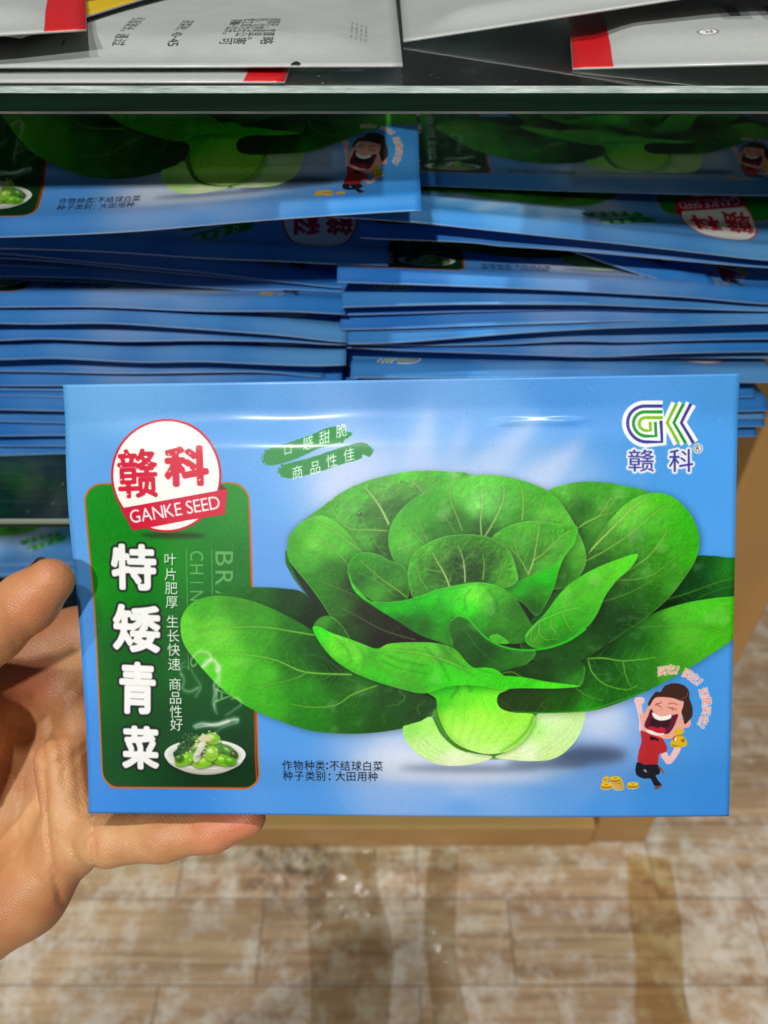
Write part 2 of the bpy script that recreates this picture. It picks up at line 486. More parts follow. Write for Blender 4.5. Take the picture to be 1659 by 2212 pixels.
        cv.stroke([(ex-rx*.6, ey+ry*.3), (ex, ey+ry*.55), (ex+rx*.6, ey+ry*.2)], 1.2, .6, tuple(v*.5 for v in c), .6, .6)
    for _ in range(26):
        ex, ey = 440+g2.normal(0, 18), 1606+g2.normal(0, 14)
        cv.fill([ell(ex, ey, 2.6, 2.0, 10)], (222, 216, 178), .85, .5)
    cv.fill([np.array([(428, 1592), (436, 1586), (440, 1580), (447, 1585), (457, 1583), (454, 1591), (460, 1598), (448, 1597), (438, 1600)])], (216, 206, 160), 1, .8)
    for ex, ey in [(398, 1592), (404, 1584), (418, 1584), (390, 1612), (383, 1622), (396, 1604), (410, 1606)]:
        cv.fill([ell(ex, ey, 7, 4.5, 16, g2.uniform(0, 3))], (22, 58, 30), .9, 1)
        cv.fill([ell(ex-1, ey-1.5, 3, 1.2, 12, g2.uniform(0, 3))], (120, 170, 120), .6, .6)
    # ---------------------------------------------------------------- the cabbage
    V = (150, 210, 80); V2 = (120, 205, 60); BR = (70, 215, 40)
    cv.fill([spline(ZA([(560, 500), (900, 260), (1500, 200), (2000, 420), (2350, 640), (2050, 1100), (1700, 1200), (1300, 1200), (900, 1000), (640, 700)]))], (24, 34, 14), 1, 2)
    leaf(cv, ZA([(180, 692), (290, 655), (400, 647), (520, 653), (610, 672), (700, 760), (740, 830), (650, 850), (450, 760), (250, 712)]),
         [(*ZA([(220, 690)])[0], (28, 104, 24)), (*ZA([(400, 665)])[0], (26, 88, 24)), (*ZA([(560, 690)])[0], (20, 62, 22)), (*ZA([(680, 790)])[0], (12, 40, 14))], [], None, .3, seed=11)
    leaf(cv, ZA([(30, 855), (38, 780), (95, 715), (200, 688), (330, 702), (450, 742), (560, 795), (660, 855), (740, 940), (830, 1035), (950, 1080), (1060, 1118), (1160, 1140), (1225, 1165), (1238, 1205), (1205, 1252), (1100, 1298), (950, 1325), (800, 1332), (640, 1318), (480, 1268), (350, 1212), (220, 1122), (115, 1010), (50, 925)]),
         [(*ZA([(60, 830)])[0], (88, 176, 46)), (*ZA([(120, 740)])[0], (66, 152, 34)), (*ZA([(300, 720)])[0], (60, 130, 36)), (*ZA([(200, 860)])[0], (96, 178, 52)), (*ZA([(420, 860)])[0], (58, 138, 32)), (*ZA([(560, 850)])[0], (34, 100, 24)), (*ZA([(640, 930)])[0], (26, 74, 20)), (*ZA([(760, 1010)])[0], (22, 56, 18)),
          (*ZA([(250, 1000)])[0], (84, 178, 44)), (*ZA([(420, 1060)])[0], (66, 158, 36)), (*ZA([(560, 1010)])[0], (36, 100, 26)), (*ZA([(200, 1080)])[0], (78, 180, 40)), (*ZA([(430, 1190)])[0], (56, 150, 28)), (*ZA([(620, 1130)])[0], (44, 122, 28)), (*ZA([(650, 1260)])[0], (36, 110, 22)), (*ZA([(850, 1080)])[0], (40, 96, 30)), (*ZA([(850, 1270)])[0], (34, 88, 22)), (*ZA([(1050, 1180)])[0], (34, 72, 30)), (*ZA([(1180, 1220)])[0], (36, 66, 30)), (*ZA([(950, 1310)])[0], (30, 74, 20))],
         [(ZA([(100, 850), (250, 838), (420, 835), (560, 855), (670, 872)]), 1.5, 4, V2), (ZA([(160, 965), (330, 965), (480, 990), (620, 1045), (840, 1055)]), 1.2, 4.5, V2, .9), (ZA([(340, 1130), (450, 1105), (560, 1080), (630, 1050)]), 1, 2.6, V2, .6),
          (ZA([(550, 1195), (640, 1210), (760, 1200), (850, 1145), (960, 1105)]), 1.5, 3.5, V2), (ZA([(700, 1080), (740, 1060)]), 1, 2, V2, .5), (ZA([(1000, 1200), (1060, 1190), (1090, 1160), (1060, 1125)]), 1, 2.5, V2, .45), (ZA([(600, 960), (700, 975), (790, 1035)]), 1, 2, V2, .3), (ZA([(1190, 1170), (1150, 1200), (1160, 1240)]), 1, 1.6, V2, .4)], None, .35, seed=13, tex=.06)
    # pale stalk lobes
    cv.fill([spline(ZA([(1226, 1262), (1260, 1200), (1600, 1180), (1710, 1235), (1740, 1270), (1680, 1370), (1560, 1436), (1440, 1440), (1330, 1400), (1262, 1330)]))], (84, 156, 50), 1, 2)
    leaf(cv, ZA([(1080, 1300), (1110, 1285), (1160, 1270), (1215, 1250), (1260, 1330), (1330, 1392), (1400, 1415), (1500, 1432), (1420, 1466), (1320, 1478), (1230, 1465), (1150, 1420), (1095, 1360)]),
         [(*ZA([(1120, 1300)])[0], (128, 196, 84)), (*ZA([(1200, 1280)])[0], (150, 208, 98)), (*ZA([(1160, 1400)])[0], (176, 206, 134)), (*ZA([(1260, 1380)])[0], (164, 212, 120)), (*ZA([(1300, 1450)])[0], (202, 216, 178)), (*ZA([(1420, 1450)])[0], (190, 210, 160))], [], None, 0, tex=.02, seed=15)
    leaf(cv, ZB([(560, 1340), (620, 1260), (660, 1225), (760, 1222), (860, 1216), (858, 1275), (830, 1345), (770, 1412), (700, 1446), (600, 1453), (520, 1446), (445, 1434), (500, 1405)]),
         [(*ZB([(840, 1240)])[0], (176, 210, 140)), (*ZB([(700, 1240)])[0], (190, 218, 160)), (*ZB([(620, 1290)])[0], (150, 208, 110)), (*ZB([(760, 1350)])[0], (180, 208, 144)), (*ZB([(600, 1420)])[0], (198, 214, 172)), (*ZB([(700, 1430)])[0], (176, 206, 128)), (*ZB([(500, 1430)])[0], (190, 214, 150))], [], None, 0, tex=.02, seed=17)
    # right side
    leaf(cv, ZB([(1330, 560), (1390, 502), (1470, 499), (1540, 507), (1660, 530), (1660, 700), (1480, 715), (1330, 740), (1200, 800), (1130, 800), (1230, 680)]),
         [(*ZB([(1420, 520)])[0], (24, 76, 28)), (*ZB([(1560, 560)])[0], (34, 110, 34)), (*ZB([(1560, 660)])[0], (28, 84, 28)), (*ZB([(1380, 640)])[0], (18, 62, 24)), (*ZB([(1250, 730)])[0], (12, 44, 16))],
         [(ZB([(1260, 700), (1380, 665), (1500, 625), (1600, 600)]), 2.4, 1.4, V2, .5), (ZB([(1400, 700), (1500, 660), (1600, 640)]), 1.6, 1, V2, .35)], None, .2, seed=19)
    leaf(cv, ZB([(1660, 685), (1590, 690), (1470, 700), (1330, 722), (1180, 768), (1050, 842), (900, 940), (850, 985), (600, 1060), (500, 1115), (465, 1145), (455, 1180), (480, 1210), (560, 1226), (720, 1228), (880, 1220), (1000, 1190), (1150, 1130), (1300, 1060), (1450, 975), (1590, 885), (1660, 830)]),
         [(*ZB([(1560, 760)])[0], (66, 166, 30)), (*ZB([(1400, 730)])[0], (72, 172, 40)), (*ZB([(1300, 760)])[0], (74, 160, 44)), (*ZB([(1200, 810)])[0], (50, 116, 34)), (*ZB([(1350, 880)])[0], (78, 158, 44)), (*ZB([(1480, 900)])[0], (66, 158, 30)), (*ZB([(1100, 880)])[0], (30, 84, 26)), (*ZB([(950, 950)])[0], (22, 62, 22)), (*ZB([(1150, 1000)])[0], (44, 112, 34)), (*ZB([(1300, 1000)])[0], (62, 140, 34)), (*ZB([(980, 1050)])[0], (30, 84, 28)), (*ZB([(1000, 1150)])[0], (30, 92, 22)), (*ZB([(800, 1180)])[0], (34, 68, 24)), (*ZB([(600, 1170)])[0], (40, 62, 28)), (*ZB([(500, 1190)])[0], (38, 58, 26)), (*ZB([(850, 1215)])[0], (40, 140, 20))],
         [(ZB([(850, 975), (950, 972), (1050, 985), (1200, 970)]), 4, 1.6, V2, .9), (ZB([(1045, 988), (1055, 1050), (1080, 1105)]), 2.4, 1.2, V2, .8), (ZB([(880, 980), (900, 1040), (960, 1095), (1060, 1120), (1110, 1100)]), 3, 1.4, V2, .9), (ZB([(820, 1110), (880, 1150), (950, 1170)]), 2, 1, V2, .7), (ZB([(1080, 830), (1250, 825), (1420, 830), (1560, 880)]), 1.4, 2, V2, .45), (ZB([(1200, 975), (1330, 960), (1450, 930)]), 1.4, 1, V2, .4), (ZB([(500, 1222), (720, 1226), (900, 1210), (1150, 1128)]), 2.6, 2, BR, .6), (ZB([(700, 1160), (660, 1190), (690, 1215)]), 1.2, 1, V2, .3)], None, .3, seed=21, tex=.06)
    leaf(cv, ZB([(640, 300), (690, 198), (760, 165), (850, 149), (950, 150), (1070, 172), (1170, 205), (1150, 330), (980, 520), (880, 560), (800, 420), (740, 330)]),
         [(*ZB([(760, 190)])[0], (76, 160, 48)), (*ZB([(900, 170)])[0], (62, 142, 40)), (*ZB([(1060, 190)])[0], (62, 150, 36)), (*ZB([(860, 280)])[0], (40, 92, 30)), (*ZB([(960, 260)])[0], (66, 140, 44)), (*ZB([(840, 400)])[0], (46, 104, 34)), (*ZB([(930, 330)])[0], (72, 138, 52))],
         [(ZB([(810, 385), (870, 340), (930, 310), (960, 270), (990, 220)]), 4, 1.2, V, .85), (ZB([(930, 310), (1000, 290), (1080, 240)]), 2, 1, V, .6), (ZB([(780, 290), (830, 230), (850, 180)]), 2, 1, V, .4), (ZB([(750, 230), (790, 200), (850, 170)]), 1.6, 1, V, .3)], None, .4, seed=23, tex=.09)
    leaf(cv, ZB([(820, 560), (870, 505), (930, 400), (1000, 310), (1060, 250), (1130, 212), (1210, 199), (1290, 225), (1360, 290), (1400, 365), (1412, 430), (1395, 512), (1330, 612), (1250, 705), (1150, 785), (1060, 845), (980, 900), (880, 965), (780, 1010), (640, 990), (560, 900), (640, 760)]),
         [(*ZB([(1120, 240)])[0], (90, 176, 52)), (*ZB([(1260, 250)])[0], (66, 164, 32)), (*ZB([(1350, 340)])[0], (54, 160, 28)), (*ZB([(1040, 310)])[0], (100, 182, 60)), (*ZB([(1200, 330)])[0], (76, 162, 48)), (*ZB([(960, 420)])[0], (72, 136, 48)), (*ZB([(1100, 430)])[0], (60, 132, 42)), (*ZB([(1300, 450)])[0], (58, 150, 34)), (*ZB([(1380, 480)])[0], (52, 150, 26)), (*ZB([(940, 500)])[0], (40, 84, 30)), (*ZB([(1080, 520)])[0], (56, 118, 38)), (*ZB([(1220, 560)])[0], (56, 122, 36)), (*ZB([(1290, 620)])[0], (56, 128, 34)), (*ZB([(1060, 660)])[0], (38, 84, 30)), (*ZB([(1180, 690)])[0], (40, 92, 30)), (*ZB([(950, 780)])[0], (26, 58, 24)), (*ZB([(1050, 790)])[0], (26, 62, 24)), (*ZB([(820, 900)])[0], (34, 78, 28)), (*ZB([(700, 960)])[0], (34, 76, 26))],
         [(ZB([(865, 500), (930, 430), (1010, 350), (1090, 270), (1150, 230)]), 5, 1.6, (164, 214, 100), .9), (ZB([(850, 530), (960, 470), (1080, 390), (1200, 290), (1280, 250)]), 3, 1.2, V, .8), (ZB([(960, 640), (1060, 570), (1160, 500), (1230, 420), (1255, 370)]), 3.5, 1.4, V, .85), (ZB([(1000, 605), (1100, 605), (1200, 575), (1300, 500), (1370, 460)]), 2.6, 1, V2, .7), (ZB([(900, 720), (1010, 690), (1110, 650), (1210, 590)]), 2.4, 1, V2, .55), (ZB([(1190, 470), (1260, 470), (1330, 440)]), 1.4, .8, V2, .35), (ZB([(1010, 350), (1100, 330), (1180, 290)]), 1.4, .8, V, .4), (ZB([(930, 440), (1000, 430), (1100, 400)]), 1.4, .8, V, .4),
          (ZB([(1395, 512), (1330, 612), (1250, 705), (1150, 785), (1060, 845), (980, 900)]), 2.4, 2, (110, 190, 60), .7)], None, .5, seed=25, tex=.09)
    # left back leaves
    leaf(cv, ZA([(540, 430), (600, 345), (690, 275), (800, 195), (930, 140), (1080, 106), (1200, 97), (1300, 104), (1400, 125), (1440, 300), (1150, 560), (1000, 560), (860, 520), (700, 420)]),
         [(*ZA([(720, 270)])[0], (62, 150, 34)), (*ZA([(880, 180)])[0], (70, 158, 42)), (*ZA([(1100, 120)])[0], (74, 170, 34)), (*ZA([(1260, 120)])[0], (72, 160, 44)), (*ZA([(820, 290)])[0], (78, 152, 60)), (*ZA([(1000, 190)])[0], (84, 150, 66)), (*ZA([(1130, 190)])[0], (72, 128, 54)), (*ZA([(930, 310)])[0], (52, 108, 40)), (*ZA([(1060, 270)])[0], (46, 96, 36)), (*ZA([(900, 430)])[0], (70, 138, 48)), (*ZA([(980, 470)])[0], (40, 80, 30)), (*ZA([(760, 350)])[0], (80, 168, 46))],
         [(ZA([(1015, 350), (980, 280), (940, 220), (900, 175)]), 6, 2, (170, 216, 120), .9), (ZA([(1010, 380), (920, 375), (830, 370), (760, 300), (735, 250)]), 3, 1.2, V, .8), (ZA([(1190, 220), (1150, 170), (1110, 130)]), 3, 1.2, V, .7), (ZA([(950, 240), (1040, 220), (1100, 170)]), 2, 1, V, .4), (ZA([(930, 390), (960, 450), (1000, 490)]), 2, 1, V, .4), (ZA([(1240, 170), (1210, 130), (1170, 110)]), 2, 1, V, .5), (ZA([(880, 380), (850, 420), (900, 470)]), 1.6, 1, V, .4), (ZA([(840, 290), (800, 250), (790, 215)]), 1.8, 1, V, .4)], None, .4, seed=27, tex=.13)
    leaf(cv, ZA([(530, 470), (545, 520), (580, 600), (640, 700), (620, 670), (560, 590), (530, 540), (526, 500)]),
         [(*ZA([(560, 560)])[0], (28, 96, 24))], [], None, 0, seed=28)
    leaf(cv, ZA([(534, 470), (556, 390), (612, 335), (700, 308), (790, 358), (865, 440), (900, 485), (990, 570), (1080, 680), (1180, 790), (1260, 890), (1200, 905), (1100, 905), (1000, 920), (900, 915), (820, 885), (760, 815), (700, 722), (640, 640), (580, 568), (545, 520)]),
         [(*ZA([(620, 360)])[0], (66, 158, 30)), (*ZA([(720, 340)])[0], (84, 178, 48)), (*ZA([(560, 440)])[0], (60, 140, 30)), (*ZA([(660, 440)])[0], (98, 184, 56)), (*ZA([(760, 450)])[0], (76, 164, 48)), (*ZA([(640, 520)])[0], (66, 148, 44)), (*ZA([(750, 560)])[0], (40, 96, 28)), (*ZA([(670, 610)])[0], (44, 116, 28)), (*ZA([(720, 650)])[0], (44, 112, 30)), (*ZA([(840, 640)])[0], (32, 62, 22)), (*ZA([(780, 740)])[0], (46, 98, 30)), (*ZA([(900, 780)])[0], (34, 34, 18)), (*ZA([(850, 840)])[0], (34, 66, 26)), (*ZA([(1000, 870)])[0], (28, 28, 14)), (*ZA([(1100, 860)])[0], (26, 24, 12))],
         [(ZA([(640, 320), (740, 370), (820, 430), (885, 475)]), 1.4, 3, V, .7), (ZA([(600, 380), (700, 430), (790, 500), (825, 550)]), 1, 2.6, V, .6), (ZA([(700, 620), (800, 660), (870, 690)]), 2, 1.4, (130, 170, 100), .5), (ZA([(770, 730), (880, 790), (1000, 850), (1140, 890)]), 1.6, 2.6, (110, 140, 80), .6), (ZA([(600, 440), (690, 500), (760, 560)]), 1, 1.6, V, .3), (ZA([(560, 400), (600, 500), (680, 600)]), 1, 1, V, .25),
          (ZA([(545, 520), (580, 568), (640, 640), (700, 722), (760, 815), (820, 885)]), 3, 2.4, BR, .8)], None, .45, seed=29, tex=.07)
    # top centre
    leaf(cv, ZA([(1012, 430), (1030, 340), (1090, 262), (1180, 200), (1290, 150), (1390, 122), (1500, 117), (1620, 137), (1730, 175), (1800, 222), (1870, 320), (1915, 410), (1938, 490), (1925, 560), (1850, 640), (1650, 660), (1300, 640), (1120, 600), (1040, 520)]),
         [(*ZA([(1060, 380)])[0], (68, 156, 40)), (*ZA([(1140, 300)])[0], (62, 148, 40)), (*ZA([(1250, 230)])[0], (60, 140, 42)), (*ZA([(1330, 170)])[0], (86, 176, 60)), (*ZA([(1440, 250)])[0], (112, 196, 96)), (*ZA([(1460, 150)])[0], (92, 184, 66)), (*ZA([(1560, 230)])[0], (84, 160, 70)), (*ZA([(1600, 160)])[0], (68, 160, 40)), (*ZA([(1740, 230)])[0], (62, 152, 34)), (*ZA([(1220, 400)])[0], (48, 112, 32)), (*ZA([(1100, 440)])[0], (80, 166, 52)), (*ZA([(1060, 500)])[0], (62, 136, 44)), (*ZA([(1340, 330)])[0], (50, 106, 36)), (*ZA([(1450, 380)])[0], (34, 82, 26)), (*ZA([(1640, 310)])[0], (58, 128, 40)), (*ZA([(1760, 310)])[0], (84, 164, 56)), (*ZA([(1880, 420)])[0], (90, 170, 56)), (*ZA([(1890, 500)])[0], (70, 140, 44)), (*ZA([(1810, 560)])[0], (40, 90, 28)), (*ZA([(1180, 540)])[0], (50, 108, 34))],
         [(ZA([(1450, 410), (1446, 330), (1456, 240), (1448, 170)]), 4, 1.6, (158, 212, 110), .9), (ZA([(1462, 410), (1510, 330), (1550, 240), (1555, 170)]), 4, 1.6, (158, 212, 110), .9), (ZA([(1360, 380), (1330, 300), (1300, 220), (1310, 160)]), 3, 1.2, V, .7), (ZA([(1330, 390), (1270, 300), (1240, 250)]), 2, 1, V, .5), (ZA([(1640, 330), (1645, 260), (1640, 190), (1620, 150)]), 3.4, 1.4, V, .8), (ZA([(1180, 440), (1120, 380), (1080, 330)]), 2.2, 1, V, .6), (ZA([(1200, 430), (1160, 350), (1140, 290)]), 2.2, 1, V, .6), (ZA([(1760, 330), (1730, 270), (1740, 220)]), 2, 1, V, .5), (ZA([(1140, 480), (1080, 440), (1040, 420)]), 2, 1, V, .5), (ZA([(1650, 260), (1690, 240), (1720, 200)]), 1.6, .8, V, .4), (ZA([(1540, 260), (1500, 220), (1480, 180)]), 1.4, .8, V, .3), (ZA([(1450, 300), (1400, 250), (1390, 200)]), 1.4, .8, V, .35)], (1.4, (110, 190, 70)), .5, seed=31, tex=.1)
    # inner right cup: inside, then its outer face
    leaf(cv, ZB([(430, 425), (480, 372), (560, 340), (650, 331), (740, 345), (815, 348), (832, 380), (800, 440), (740, 520), (660, 570), (560, 615), (475, 660), (540, 610), (520, 505)]),
         [(*ZB([(470, 400)])[0], (60, 150, 32)), (*ZB([(600, 350)])[0], (76, 164, 44)), (*ZB([(780, 365)])[0], (66, 160, 36)), (*ZB([(560, 430)])[0], (70, 140, 50)), (*ZB([(680, 400)])[0], (62, 134, 40)), (*ZB([(640, 480)])[0], (48, 104, 34)), (*ZB([(570, 540)])[0], (52, 110, 36)), (*ZB([(740, 460)])[0], (70, 150, 46)), (*ZB([(680, 540)])[0], (74, 160, 44))],
         [(ZB([(600, 585), (625, 520), (640, 440), (655, 350)]), 4.4, 1.4, (170, 214, 110), .85), (ZB([(600, 580), (570, 520), (520, 460), (470, 430)]), 3, 1.2, V, .8), (ZB([(560, 500), (540, 440), (555, 370)]), 2, 1, V, .6), (ZB([(620, 520), (690, 470), (760, 400), (800, 380)]), 3, 1.2, V, .8), (ZB([(690, 470), (720, 420), (715, 370)]), 2, 1, V, .6), (ZB([(640, 430), (610, 400), (590, 360)]), 1.6, .8, V, .5), (ZB([(670, 490), (680, 420), (675, 370)]), 1.4, .8, V, .5)], (1.6, (130, 205, 80)), .55, seed=33, tex=.12)
    leaf(cv, ZB([(478, 655), (560, 613), (660, 570), (740, 522), (800, 442), (832, 378), (815, 440), (770, 500), (745, 560), (722, 640), (695, 700), (640, 775), (580, 720)]),
         [(*ZB([(560, 630)])[0], (36, 150, 20)), (*ZB([(680, 590)])[0], (30, 176, 22)), (*ZB([(760, 500)])[0], (56, 180, 30)), (*ZB([(660, 660)])[0], (44, 116, 28)), (*ZB([(620, 730)])[0], (32, 82, 22)), (*ZB([(720, 600)])[0], (40, 150, 24))], [(ZB([(600, 640), (640, 690), (640, 750)]), 1.4, 1, V2, .3)], (1.4, (80, 200, 50)), .4, seed=35, tex=.06)
    # left inner cup
    leaf(cv, ZA([(820, 570), (838, 512), (885, 482), (955, 488), (1020, 520), (1050, 530), (1095, 560), (1110, 640), (1100, 700), (1050, 712), (960, 716), (890, 672), (840, 625)]),
         [(*ZA([(860, 520)])[0], (46, 130, 30)), (*ZA([(940, 510)])[0], (52, 132, 34)), (*ZA([(900, 600)])[0], (36, 96, 28)), (*ZA([(1000, 580)])[0], (44, 104, 32)), (*ZA([(1060, 620)])[0], (60, 126, 40)), (*ZA([(960, 660)])[0], (66, 140, 40)), (*ZA([(1070, 690)])[0], (30, 66, 22))],
         [(ZA([(880, 520), (960, 590), (1030, 640), (1100, 690)]), 1.4, 3, V, .7), (ZA([(860, 570), (960, 620), (1050, 690)]), 1, 2, V2, .5), (ZA([(950, 590), (945, 560), (960, 530)]), 1.4, .8, V, .5)], (2, (90, 205, 50)), .5, seed=37, tex=.1)
    # heart
    leaf(cv, ZA([(1108, 620), (1105, 560), (1130, 490), (1180, 446), (1260, 410), (1350, 396), (1450, 400), (1530, 430), (1585, 480), (1612, 560), (1617, 612), (1560, 645), (1480, 632), (1400, 625), (1300, 645), (1200, 675), (1130, 692)]),
         [(*ZA([(1130, 560)])[0], (60, 140, 36)), (*ZA([(1200, 460)])[0], (74, 158, 44)), (*ZA([(1350, 410)])[0], (60, 130, 34)), (*ZA([(1480, 430)])[0], (58, 130, 34)), (*ZA([(1590, 540)])[0], (78, 164, 44)), (*ZA([(1270, 490)])[0], (66, 126, 48)), (*ZA([(1240, 560)])[0], (44, 88, 32)), (*ZA([(1340, 520)])[0], (28, 54, 20)), (*ZA([(1420, 480)])[0], (50, 92, 36)), (*ZA([(1500, 520)])[0], (42, 84, 30)), (*ZA([(1440, 580)])[0], (30, 60, 22)), (*ZA([(1320, 610)])[0], (38, 78, 28)), (*ZA([(1190, 640)])[0], (52, 112, 34)), (*ZA([(1540, 590)])[0], (70, 150, 40))],
         [(ZA([(1300, 640), (1275, 580), (1240, 520), (1220, 480)]), 5, 1.4, (168, 216, 110), .9), (ZA([(1372, 620), (1370, 560), (1360, 500), (1340, 450)]), 3.4, 1.2, (190, 226, 140), .9), (ZA([(1455, 610), (1462, 540), (1455, 490)]), 3, 1.2, V, .8), (ZA([(1300, 620), (1308, 570)]), 2.4, 1, V, .6), (ZA([(1200, 660), (1160, 600), (1145, 540)]), 2, 1, V, .6), (ZA([(1265, 570), (1200, 560), (1170, 530)]), 2, 1, V, .6), (ZA([(1245, 530), (1290, 490), (1310, 450)]), 1.6, .8, V, .5), (ZA([(1365, 520), (1410, 480), (1420, 440)]), 1.6, .8, V, .4), (ZA([(1520, 620), (1545, 560), (1530, 500)]), 2, 1, V, .5)], (2.2, (110, 200, 66)), .55, seed=39, tex=.2)
    leaf(cv, ZA([(828, 575), (845, 630), (890, 676), (940, 712), (1050, 712), (1150, 688), (1250, 652), (1350, 630), (1440, 620), (1530, 638), (1600, 682), (1640, 742), (1675, 800), (1692, 850), (1640, 900), (1560, 905), (1480, 900), (1420, 850), (1380, 800), (1330, 778), (1300, 800), (1298, 860), (1310, 915), (1240, 895), (1150, 862), (1050, 800), (960, 745), (880, 690), (840, 640)]),
         [(*ZA([(860, 650)])[0], (60, 190, 30)), (*ZA([(960, 720)])[0], (36, 160, 22)), (*ZA([(1080, 740)])[0], (22, 172, 16)), (*ZA([(1200, 690)])[0], (30, 176, 22)), (*ZA([(1320, 660)])[0], (56, 172, 34)), (*ZA([(1400, 690)])[0], (110, 208, 56)), (*ZA([(1380, 740)])[0], (40, 196, 24)), (*ZA([(1500, 680)])[0], (70, 160, 40)), (*ZA([(1250, 770)])[0], (28, 140, 22)), (*ZA([(1180, 820)])[0], (30, 88, 24)), (*ZA([(1250, 860)])[0], (46, 120, 30)), (*ZA([(1080, 800)])[0], (28, 84, 20)), (*ZA([(1600, 760)])[0], (46, 100, 32)), (*ZA([(1520, 780)])[0], (50, 122, 32)), (*ZA([(1500, 860)])[0], (40, 92, 28)), (*ZA([(1640, 850)])[0], (46, 110, 30)), (*ZA([(1440, 800)])[0], (44, 150, 26))],
         [(ZA([(1240, 690), (1270, 740), (1240, 800)]), 1.6, 1, V2, .35), (ZA([(1400, 650), (1370, 700), (1380, 760)]), 1.6, 1, (60, 120, 30), .4), (ZA([(1480, 650), (1520, 720), (1500, 790)]), 1.6, 1, (50, 110, 30), .4), (ZA([(1580, 720), (1540, 770), (1560, 840)]), 1.4, 1, V2, .35), (ZA([(940, 714), (1050, 712), (1150, 688), (1250, 652), (1350, 630), (1440, 620), (1530, 638)]), 3.4, 3, (80, 226, 56), .8), (ZA([(828, 575), (845, 630), (890, 676), (940, 712)]), 4, 4, (80, 220, 50), .8)], None, .45, seed=41, tex=.09)
    leaf(cv, ZB([(585, 880), (600, 842), (680, 762), (740, 682), (800, 622), (900, 560), (1010, 514), (1112, 485), (1085, 545), (1015, 610), (962, 680), (925, 760), (880, 822), (800, 882), (720, 916), (645, 926), (598, 908)]),
         [(*ZB([(1060, 510)])[0], (84, 190, 40)), (*ZB([(940, 580)])[0], (80, 176, 40)), (*ZB([(840, 640)])[0], (72, 162, 40)), (*ZB([(740, 730)])[0], (68, 170, 36)), (*ZB([(900, 680)])[0], (72, 164, 40)), (*ZB([(860, 770)])[0], (56, 146, 34)), (*ZB([(720, 800)])[0], (48, 160, 26)), (*ZB([(640, 870)])[0], (66, 140, 38)), (*ZB([(760, 860)])[0], (40, 120, 26)), (*ZB([(700, 900)])[0], (34, 100, 22))],
         [(ZB([(590, 870), (650, 805), (760, 755), (845, 735)]), 4, 1.6, (110, 215, 70), .9), (ZB([(760, 755), (780, 810), (810, 850)]), 2.6, 1.2, V2, .8), (ZB([(705, 780), (710, 830), (745, 870)]), 2.6, 1.2, V2, .8), (ZB([(655, 810), (650, 850), (680, 885), (740, 880)]), 2.6, 1.2, V2, .8), (ZB([(618, 845), (612, 880), (625, 905)]), 2, 1, V2, .7), (ZB([(720, 760), (820, 680), (920, 620), (1000, 560)]), 1.4, 1, V, .3)], (2, (70, 205, 40)), .6, seed=43, tex=.06)
    # front pocket of the outer fold, the curled front leaf
    leaf(cv, ZA([(660, 830), (690, 790), (740, 781), (795, 825), (840, 890), (900, 930), (800, 910), (700, 860)]),
         [(*ZA([(700, 800)])[0], (60, 130, 40)), (*ZA([(780, 840)])[0], (34, 82, 26))], [(ZA([(740, 782), (795, 825), (830, 885)]), 2.4, 2, V2, .7)], None, .3, seed=45)
    leaf(cv, ZB([(226, 835), (238, 798), (275, 778), (325, 795), (365, 840), (410, 885), (480, 918), (560, 934), (630, 935), (625, 970), (560, 1020), (460, 1050), (380, 1045), (300, 1015), (250, 935)]),
         [(*ZB([(260, 810)])[0], (40, 96, 30)), (*ZB([(300, 880)])[0], (34, 80, 28)), (*ZB([(400, 960)])[0], (26, 66, 22)), (*ZB([(500, 960)])[0], (36, 96, 28)), (*ZB([(580, 960)])[0], (50, 110, 38)), (*ZB([(440, 1030)])[0], (40, 96, 30))],
         [(ZB([(300, 830), (360, 920), (460, 1000)]), 1.4, 1, V2, .3)], (1.6, (70, 180, 40)), .5, seed=47, tex=.1)
    cv.stroke(ZB([(236, 800), (275, 776), (325, 795), (365, 840), (410, 882), (480, 917), (560, 933), (640, 932), (720, 917), (800, 884), (870, 835)]), 3, 4.5, (40, 205, 24), .95, .8)
    leaf(cv, ZB([(420, 870), (460, 862), (510, 900), (470, 905), (430, 890)]), [(*ZB([(460, 880)])[0], (66, 150, 40))], [], (1.4, BR), 0, seed=48)
    # dark leaf between, with toothed edge
    leaf(cv, ZB([(450, 1048), (560, 1010), (680, 975), (800, 968), (860, 1000), (864, 1050), (835, 1105), (700, 1090), (560, 1065)]),
         [(*ZB([(500, 1040)])[0], (24, 50, 16)), (*ZB([(650, 1020)])[0], (32, 64, 26)), (*ZB([(800, 1010)])[0], (34, 76, 30)), (*ZB([(830, 1080)])[0], (50, 120, 36))],
         [(ZB([(862, 1010), (860, 1055), (835, 1100)]), 4, 4, (70, 160, 50), .6), (ZB([(460, 1050), (520, 1036), (570, 1060)]), 2.4, 2, V2, .7)], None, .3, seed=49)
